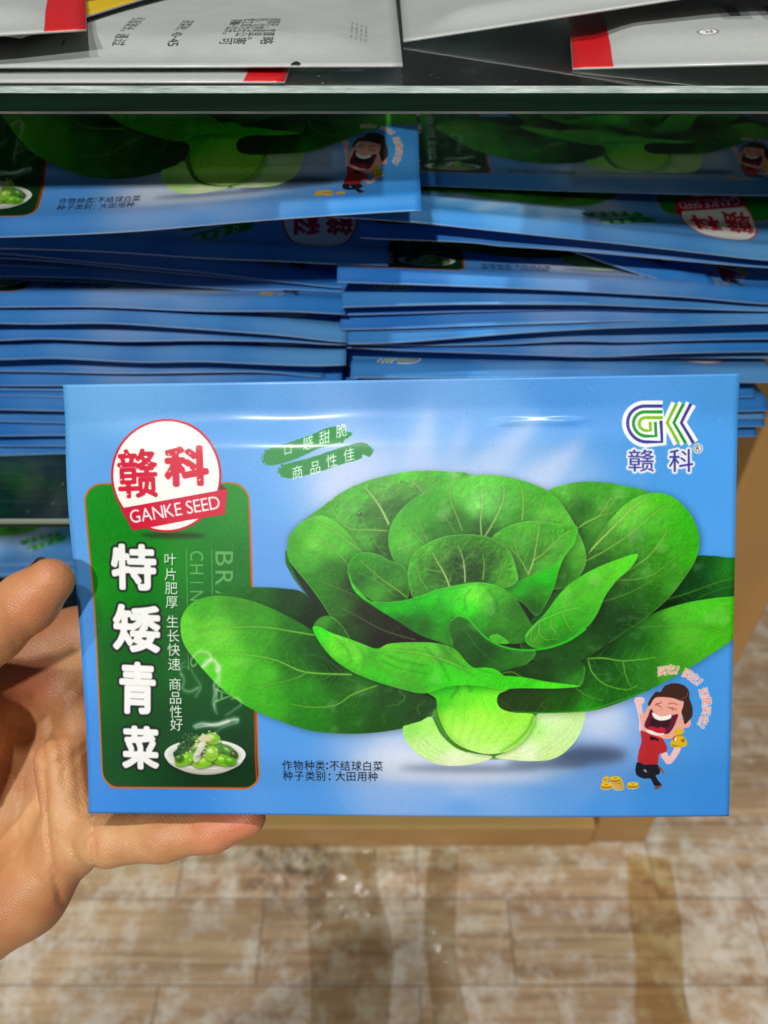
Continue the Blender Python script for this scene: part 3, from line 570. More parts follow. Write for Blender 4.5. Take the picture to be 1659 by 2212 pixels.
    # front fold and its stalk
    leaf(cv, ZA([(1190, 1120), (1235, 1165), (1246, 1240), (1285, 1325), (1340, 1378), (1420, 1410), (1495, 1420), (1575, 1404), (1640, 1362), (1680, 1305), (1695, 1236), (1600, 1226), (1545, 1210), (1522, 1180), (1530, 1140), (1580, 1105), (1500, 1020), (1300, 1040)]),
         [(*ZA([(1300, 1100)])[0], (40, 176, 20)), (*ZA([(1450, 1080)])[0], (46, 180, 22)), (*ZA([(1260, 1180)])[0], (60, 176, 26)), (*ZA([(1360, 1160)])[0], (96, 196, 40)), (*ZA([(1480, 1170)])[0], (110, 212, 44)), (*ZA([(1300, 1250)])[0], (134, 206, 64)), (*ZA([(1440, 1250)])[0], (150, 214, 70)), (*ZA([(1600, 1260)])[0], (134, 206, 60)), (*ZA([(1340, 1330)])[0], (158, 214, 92)), (*ZA([(1480, 1350)])[0], (152, 214, 84)), (*ZA([(1620, 1320)])[0], (146, 206, 80)), (*ZA([(1480, 1410)])[0], (176, 216, 130)), (*ZA([(1400, 1395)])[0], (166, 214, 110))],
         [(ZA([(1300, 1060), (1340, 1110), (1300, 1160)]), 3, 1, (40, 130, 20), .5), (ZA([(1380, 1070), (1400, 1130)]), 5, 2, (30, 130, 20), .4)], None, .5, seed=51, tex=.025, aod=(0, 2), aos=6)
    leaf(cv, ZA([(655, 838), (690, 832), (740, 858), (830, 888), (900, 914), (960, 932), (1020, 908), (1150, 900), (1250, 906), (1325, 932), (1400, 1010), (1500, 1048), (1640, 1060), (1760, 1082), (1910, 1102), (1800, 1113), (1640, 1112), (1560, 1116), (1500, 1112), (1400, 1100), (1300, 1105), (1210, 1134), (1150, 1138), (1060, 1116), (960, 1088), (850, 1045), (760, 988), (695, 915)]),
         [(*ZA([(680, 860)])[0], (50, 200, 24)), (*ZA([(760, 930)])[0], (92, 190, 44)), (*ZA([(850, 960)])[0], (100, 186, 54)), (*ZA([(820, 1010)])[0], (66, 176, 34)), (*ZA([(940, 960)])[0], (56, 150, 34)), (*ZA([(1000, 920)])[0], (92, 190, 46)), (*ZA([(1100, 920)])[0], (76, 160, 40)), (*ZA([(1050, 1000)])[0], (70, 176, 36)), (*ZA([(960, 1060)])[0], (54, 170, 30)), (*ZA([(1180, 960)])[0], (84, 176, 44)), (*ZA([(1300, 960)])[0], (70, 140, 40)), (*ZA([(1180, 1040)])[0], (54, 164, 30)), (*ZA([(1100, 1100)])[0], (66, 150, 40)), (*ZA([(1280, 1040)])[0], (50, 190, 24)), (*ZA([(1400, 1060)])[0], (60, 180, 30)), (*ZA([(1600, 1085)])[0], (56, 180, 26)), (*ZA([(1850, 1102)])[0], (70, 190, 30))],
         [(ZA([(940, 945), (1050, 940), (1160, 952), (1280, 985), (1400, 1035)]), 2, 4, (120, 215, 60), .7), (ZA([(930, 950), (960, 1010), (1040, 1050), (1150, 1080)]), 2, 1.4, V2, .5), (ZA([(1000, 960), (1080, 990), (1200, 1010)]), 1.4, 1, (40, 120, 20), .45), (ZA([(980, 990), (1080, 1025), (1200, 1050)]), 1.4, 1, (40, 120, 20), .45), (ZA([(760, 880), (820, 940), (840, 1000)]), 1.4, 1, (60, 130, 30), .3), (ZA([(860, 910), (900, 970), (890, 1030)]), 1.4, 1, (60, 130, 30), .3), (ZA([(1180, 920), (1260, 1000), (1300, 1080)]), 1.6, 1, (40, 120, 20), .35), (ZA([(1250, 910), (1330, 990), (1420, 1060)]), 1.4, 1, (50, 130, 24), .35),
          (ZA([(655, 838), (690, 905), (760, 985), (850, 1045), (960, 1088), (1060, 1116)]), 3, 3, (70, 220, 40), .5)], None, .4, seed=53, tex=.07)
    cv.stroke(ZA([(1225, 1250), (1262, 1325), (1320, 1380), (1385, 1412)]), 5, 2, (30, 110, 20), .8, 1.4)
    cv.stroke(ZB([(628, 1232), (600, 1300), (545, 1360), (470, 1410)]), 4, 2, (60, 140, 40), .7, 2)
    for f, p0, p1, p2, n_ in [(ZA, (1110, 1310), (1180, 1400), (1300, 1460), 9), (ZB, (840, 1240), (790, 1350), (640, 1440), 9)]:
        for q in range(n_):
            t = q/(n_-1)-.5
            o = np.array([70*t, -60*t if f is ZA else 60*t])
            cv.stroke(f([np.array(p0)+o*.4, np.array(p1)+o, np.array(p2)+o*.6]), 1.2, 2.2, (110, 168, 76) if q % 2 else (226, 238, 206), .26, 1.4)
    for q in range(13):
        x = 1290+q*27
        cv.stroke(ZA([(1330+q*14, 1140), (x, 1250), (1400+(x-1450)*.75, 1370)]), 1, 2.4, (90, 176, 40) if q % 2 else (206, 240, 140), .26, 1.6)
    cv.stroke(ZA([(1244, 1180), (1256, 1260), (1300, 1335), (1370, 1392)]), 10, 6, (70, 150, 30), .35, 5)
    cv.stroke(ZA([(1690, 1240), (1672, 1300), (1620, 1360), (1540, 1405)]), 10, 6, (80, 150, 40), .3, 5)
    for (x, y, r) in [(875, 300, 9), (900, 305, 6), (1075, 146, 5), (1090, 150, 4)]:
        (ex, ey), = ZA([(x, y)])
        cv.fill([ell(ex, ey+1, r*.6, r*.45)], (30, 70, 26), .7, 1); cv.fill([ell(ex-1, ey-1, r*.25, r*.2)], (180, 220, 150), .8, .7)
    # steam
    for pts, w, al in [([(430, 1080), (480, 1080)], 2, .2), ([(790, 1030), (850, 1010), (950, 1020), (1050, 985), (1095, 985)], 12, .55), ([(800, 1040), (870, 1025), (960, 1010), (1030, 990)], 7, .7), ([(950, 950), (930, 900), (945, 830), (930, 760), (960, 690), (940, 620)], 9, .35), ([(940, 920), (920, 860), (950, 790), (970, 700)], 4, .5), ([(850, 640), (880, 600), (920, 590), (950, 620), (965, 650), (940, 670)], 12, .5), ([(780, 580), (820, 540), (880, 540), (910, 580), (880, 620), (845, 640)], 8, .5), ([(700, 680), (730, 720), (720, 780), (770, 800), (830, 770)], 9, .28), ([(690, 650), (760, 640), (800, 700), (840, 770), (800, 840)], 5, .28), ([(740, 600), (700, 640), (720, 700)], 5, .3), ([(1000, 960), (1060, 920), (1110, 880), (1080, 840), (1040, 850)], 6, .35), ([(920, 1080), (980, 1040), (1060, 1010), (1090, 1000)], 6, .3)]:
        cv.stroke(Z2(pts), w*.6, w*1.3, (226, 238, 222), al*.85, 3.2)
        cv.stroke(Z2(pts), w*.2, w*.4, (236, 244, 232), al*.95, 1.1)
    # big rounded white characters with dark outline
    for ch, x0, y0, x1, y1 in [('特', 520, 80, 785, 340), ('矮', 525, 380, 805, 645), ('青', 562, 660, 782, 945), ('菜', 580, 970, 800, 1215)]:
        (ax, ay), (bx, by) = Z5([(x0, y0), (x1, y1)])
        t = 3.7
        bubble(cv, [(ch, (ax+bx)/2, (ay+by)/2, bx-ax-20, by-ay-20, 0)], t, (244, 245, 243), (28, 34, 30), 6.5, None)
        F = char_polys(ch, (ax+bx)/2, (ay+by)/2, bx-ax-24, by-ay-24, 0)
        g3 = np.random.default_rng(ord(ch))
        tops = sorted({(round(float(p[np.argmin(p.sum(1))][0]), 0), round(float(p[np.argmin(p.sum(1))][1]), 0)) for p in F})
        for i in g3.choice(len(tops), min(7, len(tops)), replace=False):
            tx, ty = tops[i]
            if 0: cv.stroke([(tx-4, ty+2), (tx-2.5, ty-1.5), (tx+1, ty-3)], 1.8, 1.8, (150, 156, 158), .8, .5)
    # badge
    (bx, by), = Z1([(505, 500)])
    cv.fill([ell(*Z1([(540, 783)])[0], 72, 6)], (40, 44, 22), .85, 4)
    cv.fill([ell(bx, by, 120.5, 122.5)], (206, 26, 50))
    cv.fill([ell(bx, by, 115.5, 117.5)], (250, 248, 242))
    for ch, x0, y0, x1, y1 in [('赣', 268, 368, 472, 612), ('科', 498, 358, 710, 552)]:
        (ax, ay), (cx, cy) = Z1([(x0, y0), (x1, y1)])
        b, m = bubble(cv, [(ch, (ax+cx)/2, (ay+cy)/2, cx-ax-8, cy-ay-8, -2)], 2.4 if ch == "赣" else 4.6, (212, 24, 58))
    for hx, hy in [(318, 400), (290, 455), (372, 402), (408, 380), (425, 440), (320, 590), (410, 595), (555, 390), (520, 400), (620, 395), (640, 372), (615, 460), (525, 480), (290, 520), (665, 520)]:
        (ex, ey), = Z1([(hx, hy)])
        cv.fill([ell(ex, ey, 2.6, 1.6, 12, -.6)], (255, 226, 228), .9, .5)
    cv.fill([Z1([(757, 546), (766, 542), (797, 564), (760, 572)])], (128, 14, 36))
    cv.fill([Z1([(284, 657), (540, 610), (797, 563), (786, 683), (600, 712), (440, 744), (344, 762)])], (210, 20, 56))
    halo_text(cv, line_polys('GANKE SEED', *Z1([(336, 728)])[0], 41, -9.7, 201, .07, .22), (252, 250, 248), (210, 20, 56), 0, .8)
    # brush strokes with slogans
    for out, txt, cs in [([(958, 418), (985, 378), (1060, 352), (1180, 312), (1282, 270), (1340, 276), (1385, 300), (1340, 338), (1230, 372), (1110, 425), (1010, 452), (975, 440)], '口感甜脆', [(1083, 377), (1178, 346), (1255, 320), (1335, 288)]),
                         ([(1032, 488), (1062, 450), (1180, 418), (1300, 378), (1420, 345), (1484, 372), (1455, 410), (1330, 448), (1220, 484), (1120, 508), (1075, 511)], '商品性佳', [(1128, 485), (1212, 462), (1290, 430), (1372, 402)])]:
        p = spline(Z1(out), True, 14)
        g4 = np.random.default_rng(len(txt)+int(out[0][0]))
        ends = np.abs(p[:, 0]-p[:, 0].mean())/(np.ptp(p[:, 0])/2)
        p = p+(g4.normal(0, 1, p.shape)*np.where(ends > .8, 2.6, .35)[:, None])
        cv.fill([p], (8, 136, 48), .97)
        for ch, c in zip(txt, cs):
            pol = em_polys(ch, *Z1([c])[0], 30 if ch != '口' else 24, -15, .86, .22)
            b, m = text_mask(cv, pol, 6)
            cv.put(b, np.clip(blur(m, .5)*1.1, 0, 1), (246, 250, 244), .95)
    # monogram: three nested bands of a G and three chevrons
    NV, GR, LM = (58, 56, 148), (22, 150, 40), (126, 188, 24)
    def gband(x1, top, bot, left, stub, xi):
        r = (bot-top)/2
        t = np.radians(np.linspace(270, 90, 22))
        arc = np.c_[left+r+r*np.cos(t)*1.0, (top+bot)/2+r*np.sin(t)]
        return np.vstack([[(x1, top)], arc, [(xi, bot), (xi, stub)]])
    bands = [(gband(1180, 197, 358, 1020, 262, 1171), NV), (gband(1180, 223, 332, 1046, 268, 1145), GR), (gband(1180, 249, 307, 1072, 268, 1121), LM)]
    chev = [([(1243, 186), (1199, 272), (1247, 364)], LM), ([(1275, 186), (1229, 272), (1280, 364)], GR), ([(1308, 186), (1263, 272), (1316, 364)], NV)]
    for pts, c in bands+chev: cv.stroke(Z3(pts), 26, 26, (246, 248, 250), 1, .6, smooth=False)
    cv.fill([Z3([(1075, 215), (1185, 215), (1185, 345), (1090, 345), (1050, 280)])], (246, 248, 250))
    for pts, c in bands+chev: cv.stroke(Z3(pts), 7.4, 7.4, c, 1, .4, smooth=False)
    logo = []
    for ch, x0, y0, x1, y1 in [('赣', 1018, 392, 1134, 490), ('科', 1203, 390, 1314, 492)]:
        (ax, ay), (cx, cy) = Z3([(x0, y0), (x1, y1)])
        logo += char_polys(ch, (ax+cx)/2, (ay+cy)/2, cx-ax, cy-ay)
    halo_text(cv, logo, (56, 54, 150), (244, 247, 250), 5, 1.0)
    (rx, ry), = Z3([(1337, 387)])
    cv.fill([ell(rx, ry, 11, 11)], (240, 244, 246), 1, .6)
    cv.fill([ell(rx, ry, 8.6, 8.6)], (40, 42, 50)); cv.fill([ell(rx, ry, 7.3, 7.3)], (240, 240, 232))
    halo_text(cv, char_polys('R', rx, ry, 7.5, 9), (36, 38, 46), (0, 0, 0), 0, .5)
    # two lines of small black print
    for txt, y, pos in [('作物种类', 1649, [622, 646, 670, 693]), ('不结球白菜', 1649, [724, 747, 771, 794, 817]), ('种子类别', 1673, [623, 647, 671, 694]), ('大田用种', 1673, [736, 759, 783, 806])]:
        for ch, x in zip(txt, pos):
            halo_text(cv, em_polys(ch, x, y, 24.5, 0, .92), (16, 20, 30), (0, 0, 0), 0, .5)
    for x, y in [(708, 1644), (708, 1655), (713, 1669), (713, 1680)]: cv.fill([ell(x, y, 2, 2)], (16, 20, 30))
    # the little printed man
    SK, SKD = (238, 168, 150), (214, 140, 124)
    def f6(p, c, smooth=True, al=1.0, so=0): cv.fill([spline(Z6(p)) if smooth else Z6(p)], c, al, so)
    arm = [(560, 585), (580, 680), (590, 760), (595, 850), (640, 850), (630, 700), (610, 600)]
    for off, col in ((6, (226, 232, 246)), (0, (240, 190, 190))):
        f6([(540-off, 570), (548, 548-off), (600, 540-off), (622+off, 555), (620, 590), (605, 600), (612, 680), (630+off, 760), (640, 860), (590-off, 850), (586-off, 740), (556-off, 610)], col)
    f6([(580, 690), (625, 690), (680, 600), (740, 530), (860, 520), (980, 540), (1010, 600), (1000, 760), (1070, 760), (1082, 800), (1060, 835), (1010, 845), (960, 900), (900, 930), (800, 932), (700, 900), (620, 850), (600, 780)], SK)
    f6([(595, 850), (640, 860), (700, 890), (800, 925), (835, 975), (853, 1030), (830, 1065), (775, 1080), (760, 1178), (680, 1175), (600, 1155), (568, 1125), (578, 1040), (602, 950)], (184, 38, 44))
    f6([(552, 1200), (568, 1145), (640, 1170), (758, 1178), (772, 1200), (788, 1235), (780, 1275), (750, 1285), (770, 1330), (812, 1385), (770, 1398), (735, 1380), (700, 1318), (640, 1315), (580, 1290), (555, 1250)], (24, 24, 36))
    f6([(628, 1225), (645, 1222), (663, 1250), (645, 1245)], (150, 186, 228))
    f6([(745, 1398), (790, 1385), (815, 1382), (800, 1405), (760, 1425), (745, 1422)], (122, 74, 52)); f6([(770, 1200), (795, 1205), (828, 1255), (822, 1268), (800, 1245)], (140, 82, 50))
    f6([(790, 1085), (845, 1060), (865, 1095), (880, 1095), (925, 1020), (985, 1000), (975, 1060), (900, 1165), (850, 1172), (815, 1130)], (242, 192, 192))
    f6([(885, 990), (905, 935), (945, 905), (915, 880), (925, 855), (990, 850), (1022, 865), (1000, 890), (985, 905), (1030, 940), (1045, 980), (1030, 1012), (960, 1022), (905, 1015)], (222, 184, 20))
    f6([(900, 990), (960, 1005), (1000, 1000), (960, 1012), (910, 1008)], (170, 126, 10)); f6([(915, 915), (935, 920), (925, 950), (905, 950)], (196, 60, 20)); f6([(930, 925), (945, 940), (935, 955), (922, 945)], (250, 244, 230))
    cv.stroke(Z6([(980, 960), (1030, 955)]), 1.8, 1.8, (170, 70, 10)); cv.stroke(Z6([(990, 940), (1020, 975)]), 1.8, 1.8, (170, 70, 10)); cv.stroke(Z6([(1018, 938), (995, 978)]), 1.8, 1.8, (170, 70, 10)); cv.stroke(Z6([(935, 905), (965, 912), (1000, 903)]), 2, 2, (150, 96, 10))
    f6([(662, 600), (690, 545), (740, 490), (785, 490), (830, 435), (920, 413), (1010, 435), (1062, 490), (1068, 560), (1095, 640), (1098, 720), (1070, 765), (1022, 803), (1008, 740), (990, 690), (1005, 640), (1012, 590), (980, 580), (900, 552), (800, 540), (730, 548), (680, 615)], (62, 36, 30))
    cv.stroke(Z6([(985, 570), (1040, 540), (1055, 490)]), 3, 1.5, (120, 70, 46))
    f6([(692, 648), (720, 680), (780, 740), (880, 720), (955, 708), (940, 770), (900, 850), (850, 890), (780, 870), (700, 850), (640, 820), (632, 780), (665, 710)], (96, 26, 52))
    f6([(700, 740), (780, 760), (875, 735), (880, 790), (850, 830), (780, 820), (690, 810)], (54, 22, 34))
    f6([(670, 815), (720, 815), (760, 835), (790, 820), (835, 845), (820, 885), (740, 870), (680, 845)], (196, 28, 54))
    f6([(705, 682), (730, 690), (780, 720), (850, 718), (888, 706), (882, 745), (800, 762), (740, 745), (712, 715)], (246, 244, 234)); f6([(650, 842), (700, 850), (760, 880), (820, 882), (800, 900), (720, 890), (665, 868)], (240, 238, 222))
    for p in [[(730, 612), (760, 615), (795, 635)], [(745, 602), (785, 598), (795, 580)], [(860, 610), (900, 600), (950, 618)], [(858, 640), (910, 650), (948, 668)], [(890, 650), (915, 672)]]: cv.stroke(Z6(p), 1.7, 1.3, (80, 40, 34), .9, .4)
    f6([(795, 645), (808, 665), (790, 660)], SKD)
    f6([(685, 905), (725, 915), (765, 935), (765, 955), (730, 940), (690, 940)], (22, 18, 26)); cv.fill([ell(*Z6([(728, 928)])[0], 3, 3)], (22, 18, 26))
    # coins
    def coin(x, y, rx=52, ry=20, h=24):
        cv.fill([ell(*Z6([(x, y+h)])[0], rx*.228+1, ry*.228+2)], (240, 214, 150)); cv.fill([ell(*Z6([(x, y+h)])[0], rx*.228, ry*.228)], (176, 124, 8))
        cv.fill([Z6([(x-rx, y), (x+rx, y), (x+rx, y+h), (x-rx, y+h)])], (196, 142, 10)); cv.fill([ell(*Z6([(x, y)])[0], rx*.228, ry*.228)], (240, 200, 30))
        cv.stroke(Z6([(x-18, y-6), (x+2, y+2), (x+18, y-6)]), 1.5, 1.5, (170, 100, 10)); cv.stroke(Z6([(x, y-4), (x, y+12)]), 1.5, 1.5, (170, 100, 10))
    coin(285, 1372); coin(400, 1380); coin(395, 1362); coin(388, 1345); coin(378, 1328); coin(365, 1308)
    cv.fill([ell(*Z6([(275, 1320)])[0], 6, 9.5, 32, .6)], (236, 190, 30)); cv.stroke(Z6([(262, 1318), (288, 1326)]), 1.5, 1.5, (170, 100, 10)); cv.stroke(Z6([(280, 1308), (268, 1340)]), 1.5, 1.5, (170, 100, 10)); coin(535, 1368)
    for ch, x, y, r in [('买', 800, 297, -5), ('它', 885, 285, 0), ('!', 947, 292, 10), ('买', 1045, 330, 27), ('它', 1115, 375, 34), ('!', 1165, 412, 40), ('还', 1208, 515, 72), ('是', 1235, 592, 84), ('买', 1232, 680, 95), ('它', 1208, 768, 106), ('!', 1180, 822, 118)]:
        (px, py), = Z6([(x, y)])
        pol = char_polys('!', px, py, 0, 17, r+10) if ch == '!' else em_polys(ch, px, py, 20.5, r)
        halo_text(cv, pol, (222, 92, 70), (250, 238, 236), 2.4, .3, .7)
    # print grain, dust specks and pale scuff marks
    gd = np.random.default_rng(77)
    for _ in range(260):
        x, y = gd.uniform(150, 1580), 825+min(gd.exponential(190), 900)
        cv.fill([ell(x, y, gd.uniform(.5, 1.2), gd.uniform(.4, .8), 8, gd.uniform(0, 3))], (40, 60, 92) if gd.random() < .7 else (230, 240, 250), .6)
    for _ in range(46):
        x, y, a = gd.uniform(200, 1560), gd.uniform(840, 1740), gd.uniform(0, 6.3)
        cv.stroke([(x, y), (x+4*math.cos(a), y+4*math.sin(a)), (x+7*math.cos(a+.6), y+7*math.sin(a+.6))], .8, .6, (226, 236, 246) if gd.random() < .6 else (30, 60, 110), .5, .3)
    n = vnoise(TH, TW, 1.6, 90)*.012+vnoise(TH, TW, 5, 91)*.006
    cv.a = np.clip(cv.a*(1+n[..., None]), 0, 1)
    return cv.a

def make_image(name, arr):
    h, w = arr.shape[:2]
    im = bpy.data.images.new(name, w, h)
    px = np.ones((h, w, 4), np.float32); px[..., :3] = arr[::-1]
    im.pixels.foreach_set(px.ravel()); im.update(); im.pack()
    return im
# ---------------------------------------------------------------- materials
IMG_FRONT = make_image('seed_packet_print', draw_front())

def film_mat(name, img=None, col=(.2, .4, .8), rough=.3, coat=.35, bump=.25, scale=900, spec=.5):
    k = NT(name)
    if img is not None:
        uvn = k.n('ShaderNodeTexCoord').outputs['UV']
        c = k.n('ShaderNodeTexImage', {'Vector': uvn}, image=img, interpolation='Cubic', extension='EXTEND').outputs[0]
    else:
        c = k.n('ShaderNodeRGB').outputs[0]; c.default_value = (*col, 1)
    ob = k.n('ShaderNodeTexCoord').outputs['Object']
    n1 = k.n('ShaderNodeTexNoise', {'Vector': ob, 'Scale': scale, 'Detail': 3.0}).outputs[0]
    n2 = k.n('ShaderNodeTexNoise', {'Vector': ob, 'Scale': 28.0, 'Detail': 3.0}).outputs[0]
    h = k.math('ADD', k.math('MULTIPLY', n1, .25), n2)
    bp = k.n('ShaderNodeBump', {'Strength': bump, 'Distance': .0012, 'Height': h}).outputs[0]
    r = k.math('ADD', k.math('MULTIPLY', n2, .16), rough-.08)
    b = k.n('ShaderNodeBsdfPrincipled', {'Base Color': c, 'Roughness': r, 'Normal': bp, 'Coat Weight': coat, 'Coat Roughness': .14, 'Specular IOR Level': spec})
    return k.out(b.outputs[0])

M_PRINT = film_mat('glossy_printed_film', IMG_FRONT, rough=.4, coat=.12, bump=.06, spec=.35)
M_CUT = film_mat('pale_film_edge', None, lin(150, 176, 205), rough=.5, coat=0)
M_BACK = film_mat('blue_packet_back', None, lin(60, 130, 205), rough=.42, coat=.15)

def glass_mat(name, tint, gl=.9):
    k = NT(name)
    ob = k.n('ShaderNodeTexCoord').outputs['Object']
    sm = k.n('ShaderNodeTexNoise', {'Vector': k.n('ShaderNodeMapping', {'Vector': ob, 'Scale': (26, 9, 9)}).outputs[0], 'Scale': 1.0, 'Detail': 6.0, 'Roughness': .65}).outputs[0]
    sp = k.n('ShaderNodeTexVoronoi', {'Vector': ob, 'Scale': 160.0}).outputs[0]
    tr = k.n('ShaderNodeBsdfTransparent', {'Color': (*tint, 1)}).outputs[0]
    gs = k.n('ShaderNodeBsdfGlossy', {'Roughness': .03, 'Color': (1, 1, 1, 1)}).outputs[0]
    fr = k.n('ShaderNodeFresnel', {'IOR': 1.5}).outputs[0]
    a = k.n('ShaderNodeMixShader', {0: k.math('MULTIPLY', fr, gl), 1: tr, 2: gs}).outputs[0]
    df = k.n('ShaderNodeBsdfDiffuse', {'Color': (.75, .8, .8, 1)}).outputs[0]
    sm2 = k.ramp(sm, [(.55, (0, 0, 0)), (.85, (.05, .05, .05))])
    sp2 = k.ramp(sp, [(.0, (.45, .45, .45)), (.09, (0, 0, 0))])
    spm = k.math('MULTIPLY', sp2, k.ramp(sm, [(.52, (0, 0, 0)), (.56, (1, 1, 1))]))
    dust = k.math('ADD', sm2, spm)
    return k.out(k.n('ShaderNodeMixShader', {0: dust, 1: a, 2: df}).outputs[0])
M_GLASS = glass_mat('shelf_glass', (.86, .95, .92))

def edge_mat():
    k = NT('dark_green_glass_edge')
    ob = k.n('ShaderNodeTexCoord').outputs['Object']
    n = k.n('ShaderNodeTexNoise', {'Vector': k.n('ShaderNodeMapping', {'Vector': ob, 'Scale': (14, 400, 400)}).outputs[0], 'Scale': 1.0, 'Detail': 4.0}).outputs[0]
    c = k.ramp(n, [(.3, (.002, .012, .008)), (.7, (.004, .03, .018))])
    return k.out(k.n('ShaderNodeBsdfPrincipled', {'Base Color': c, 'Roughness': .22, 'Specular IOR Level': .25}).outputs[0])
M_EDGE = edge_mat()

def board_mat(name, col, rough=.45):
    k = NT(name)
    ob = k.n('ShaderNodeTexCoord').outputs['Object']
    n = k.n('ShaderNodeTexNoise', {'Vector': ob, 'Scale': 14.0, 'Detail': 6.0}).outputs[0]
    c = k.mix(k.ramp(n, [(.35, (0, 0, 0)), (.8, (.5, .5, .5))]), col, tuple(v*.72 for v in col))
    bp = k.n('ShaderNodeBump', {'Strength': .1, 'Distance': .001, 'Height': n}).outputs[0]
    return k.out(k.n('ShaderNodeBsdfPrincipled', {'Base Color': c, 'Roughness': rough, 'Normal': bp}).outputs[0])
def chamfer_mat():
    k = NT('ground_glass_chamfer')
    ob = k.n('ShaderNodeTexCoord').outputs['Object']
    n = k.n('ShaderNodeTexNoise', {'Vector': k.n('ShaderNodeMapping', {'Vector': ob, 'Scale': (60, 500, 500)}).outputs[0], 'Scale': 1.0, 'Detail': 8.0, 'Roughness': .7}).outputs[0]
    c = k.ramp(n, [(.3, (.10, .2, .17)), (.55, (.42, .5, .46)), (.75, (.8, .84, .8))])
    bp = k.n('ShaderNodeBump', {'Strength': .6, 'Distance': .0008, 'Height': n}).outputs[0]
    return k.out(k.n('ShaderNodeBsdfPrincipled', {'Base Color': c, 'Roughness': .3, 'Normal': bp, 'Specular IOR Level': .6}).outputs[0])
M_CHAM = chamfer_mat()
M_DULL = board_mat('dull_green_glass_edge', lin(120, 132, 116), .4)

M_BEIGE = board_mat('beige_laminate', lin(196, 150, 88))
M_SHADE = board_mat('shade_toned_board', (.03, .032, .03), .6)  # inner boards coloured near black to stand in for shade inside the cabinet

def floor_mat():
    k = NT('wood_look_tiles')
    ob = k.n('ShaderNodeTexCoord').outputs['Object']
    mp = k.n('ShaderNodeMapping', {'Vector': ob, 'Location': (.118, -.2965, 0)}).outputs[0]
    def brick(c1, c2, mo, ms):
        return k.n('ShaderNodeTexBrick', {'Vector': mp, 'Color1': c1, 'Color2': c2, 'Mortar': mo, 'Scale': 1.0, 'Mortar Size': ms, 'Mortar Smooth': 1.0, 'Bias': 0.0, 'Brick Width': .24, 'Row Height': .076}, offset=.37, offset_frequency=2)
    bk = brick((0, 0, 0, 1), (1, 1, 1, 1), (.5, .5, .5, 1), .0)
    tone = bk.outputs[0]
    mort = brick((0, 0, 0, 1), (0, 0, 0, 1), (1, 1, 1, 1), .0016).outputs[1]
    off = k.n('ShaderNodeVectorMath', {0: mp, 1: k.n('ShaderNodeVectorMath', {0: tone, 'Scale': 7.3}, operation='SCALE').outputs[0]}, operation='ADD').outputs[0]
    g1 = k.n('ShaderNodeTexNoise', {'Vector': k.n('ShaderNodeMapping', {'Vector': off, 'Scale': (6, 120, 1)}).outputs[0], 'Scale': 1.0, 'Detail': 7.0, 'Roughness': .6, 'Distortion': .5}).outputs[0]
    g2 = k.n('ShaderNodeTexNoise', {'Vector': k.n('ShaderNodeMapping', {'Vector': off, 'Scale': (3, 22, 1)}).outputs[0], 'Scale': 1.0, 'Detail': 5.0}).outputs[0]
    wood = k.mix(k.ramp(g1, [(.36, (0, 0, 0)), (.64, (1, 1, 1))]), lin(160, 130, 98), lin(218, 192, 154))
    wood = k.mix(k.ramp(g2, [(.35, (0, 0, 0)), (.7, (.6, .6, .6))]), wood, lin(170, 128, 106))
    wood = k.mix(k.math('MULTIPLY', tone, .35), wood, lin(206, 170, 130))
    w1 = k.n('ShaderNodeTexNoise', {'Vector': ob, 'Scale': 34.0, 'Detail': 9.0, 'Roughness': .72}).outputs[0]
    w2 = k.n('ShaderNodeTexNoise', {'Vector': ob, 'Scale': 6.0, 'Detail': 2.0}).outputs[0]
    ww = k.math('ADD', w1, k.math('MULTIPLY', w2, .35))
    worn = k.ramp(ww, [(.62, (0, 0, 0)), (.8, (.75, .75, .75))])
    c = k.mix(worn, wood, lin(236, 230, 216))
    c = k.mix(k.math('MULTIPLY', mort, .48), c, lin(92, 76, 56))
    # soot-black scuffs near a worn joint
    vm = k.n('ShaderNodeVectorMath', {0: ob, 1: (-.095, .335, 0)}, operation='DISTANCE').outputs[1]
    st = k.n('ShaderNodeTexNoise', {'Vector': ob, 'Scale': 60.0, 'Detail': 8.0, 'Roughness': .8}).outputs[0]
    stm = k.math('MULTIPLY', k.ramp(vm, [(.02, (1, 1, 1)), (.07, (0, 0, 0))]), k.ramp(st, [(.45, (0, 0, 0)), (.6, (.9, .9, .9))]))
    c = k.mix(stm, c, lin(44, 38, 34))
    h = k.math('SUBTRACT', k.math('ADD', k.math('MULTIPLY', g1, .4), k.math('MULTIPLY', w1, .5)), k.math('MULTIPLY', mort, 1.2))
    bp = k.n('ShaderNodeBump', {'Strength': .5, 'Distance': .0012, 'Height': h}).outputs[0]
    r = k.math('ADD', k.math('MULTIPLY', w1, .35), .22)
    return k.out(k.n('ShaderNodeBsdfPrincipled', {'Base Color': c, 'Roughness': r, 'Normal': bp, 'Specular IOR Level': .4}).outputs[0])
M_FLOOR = floor_mat()

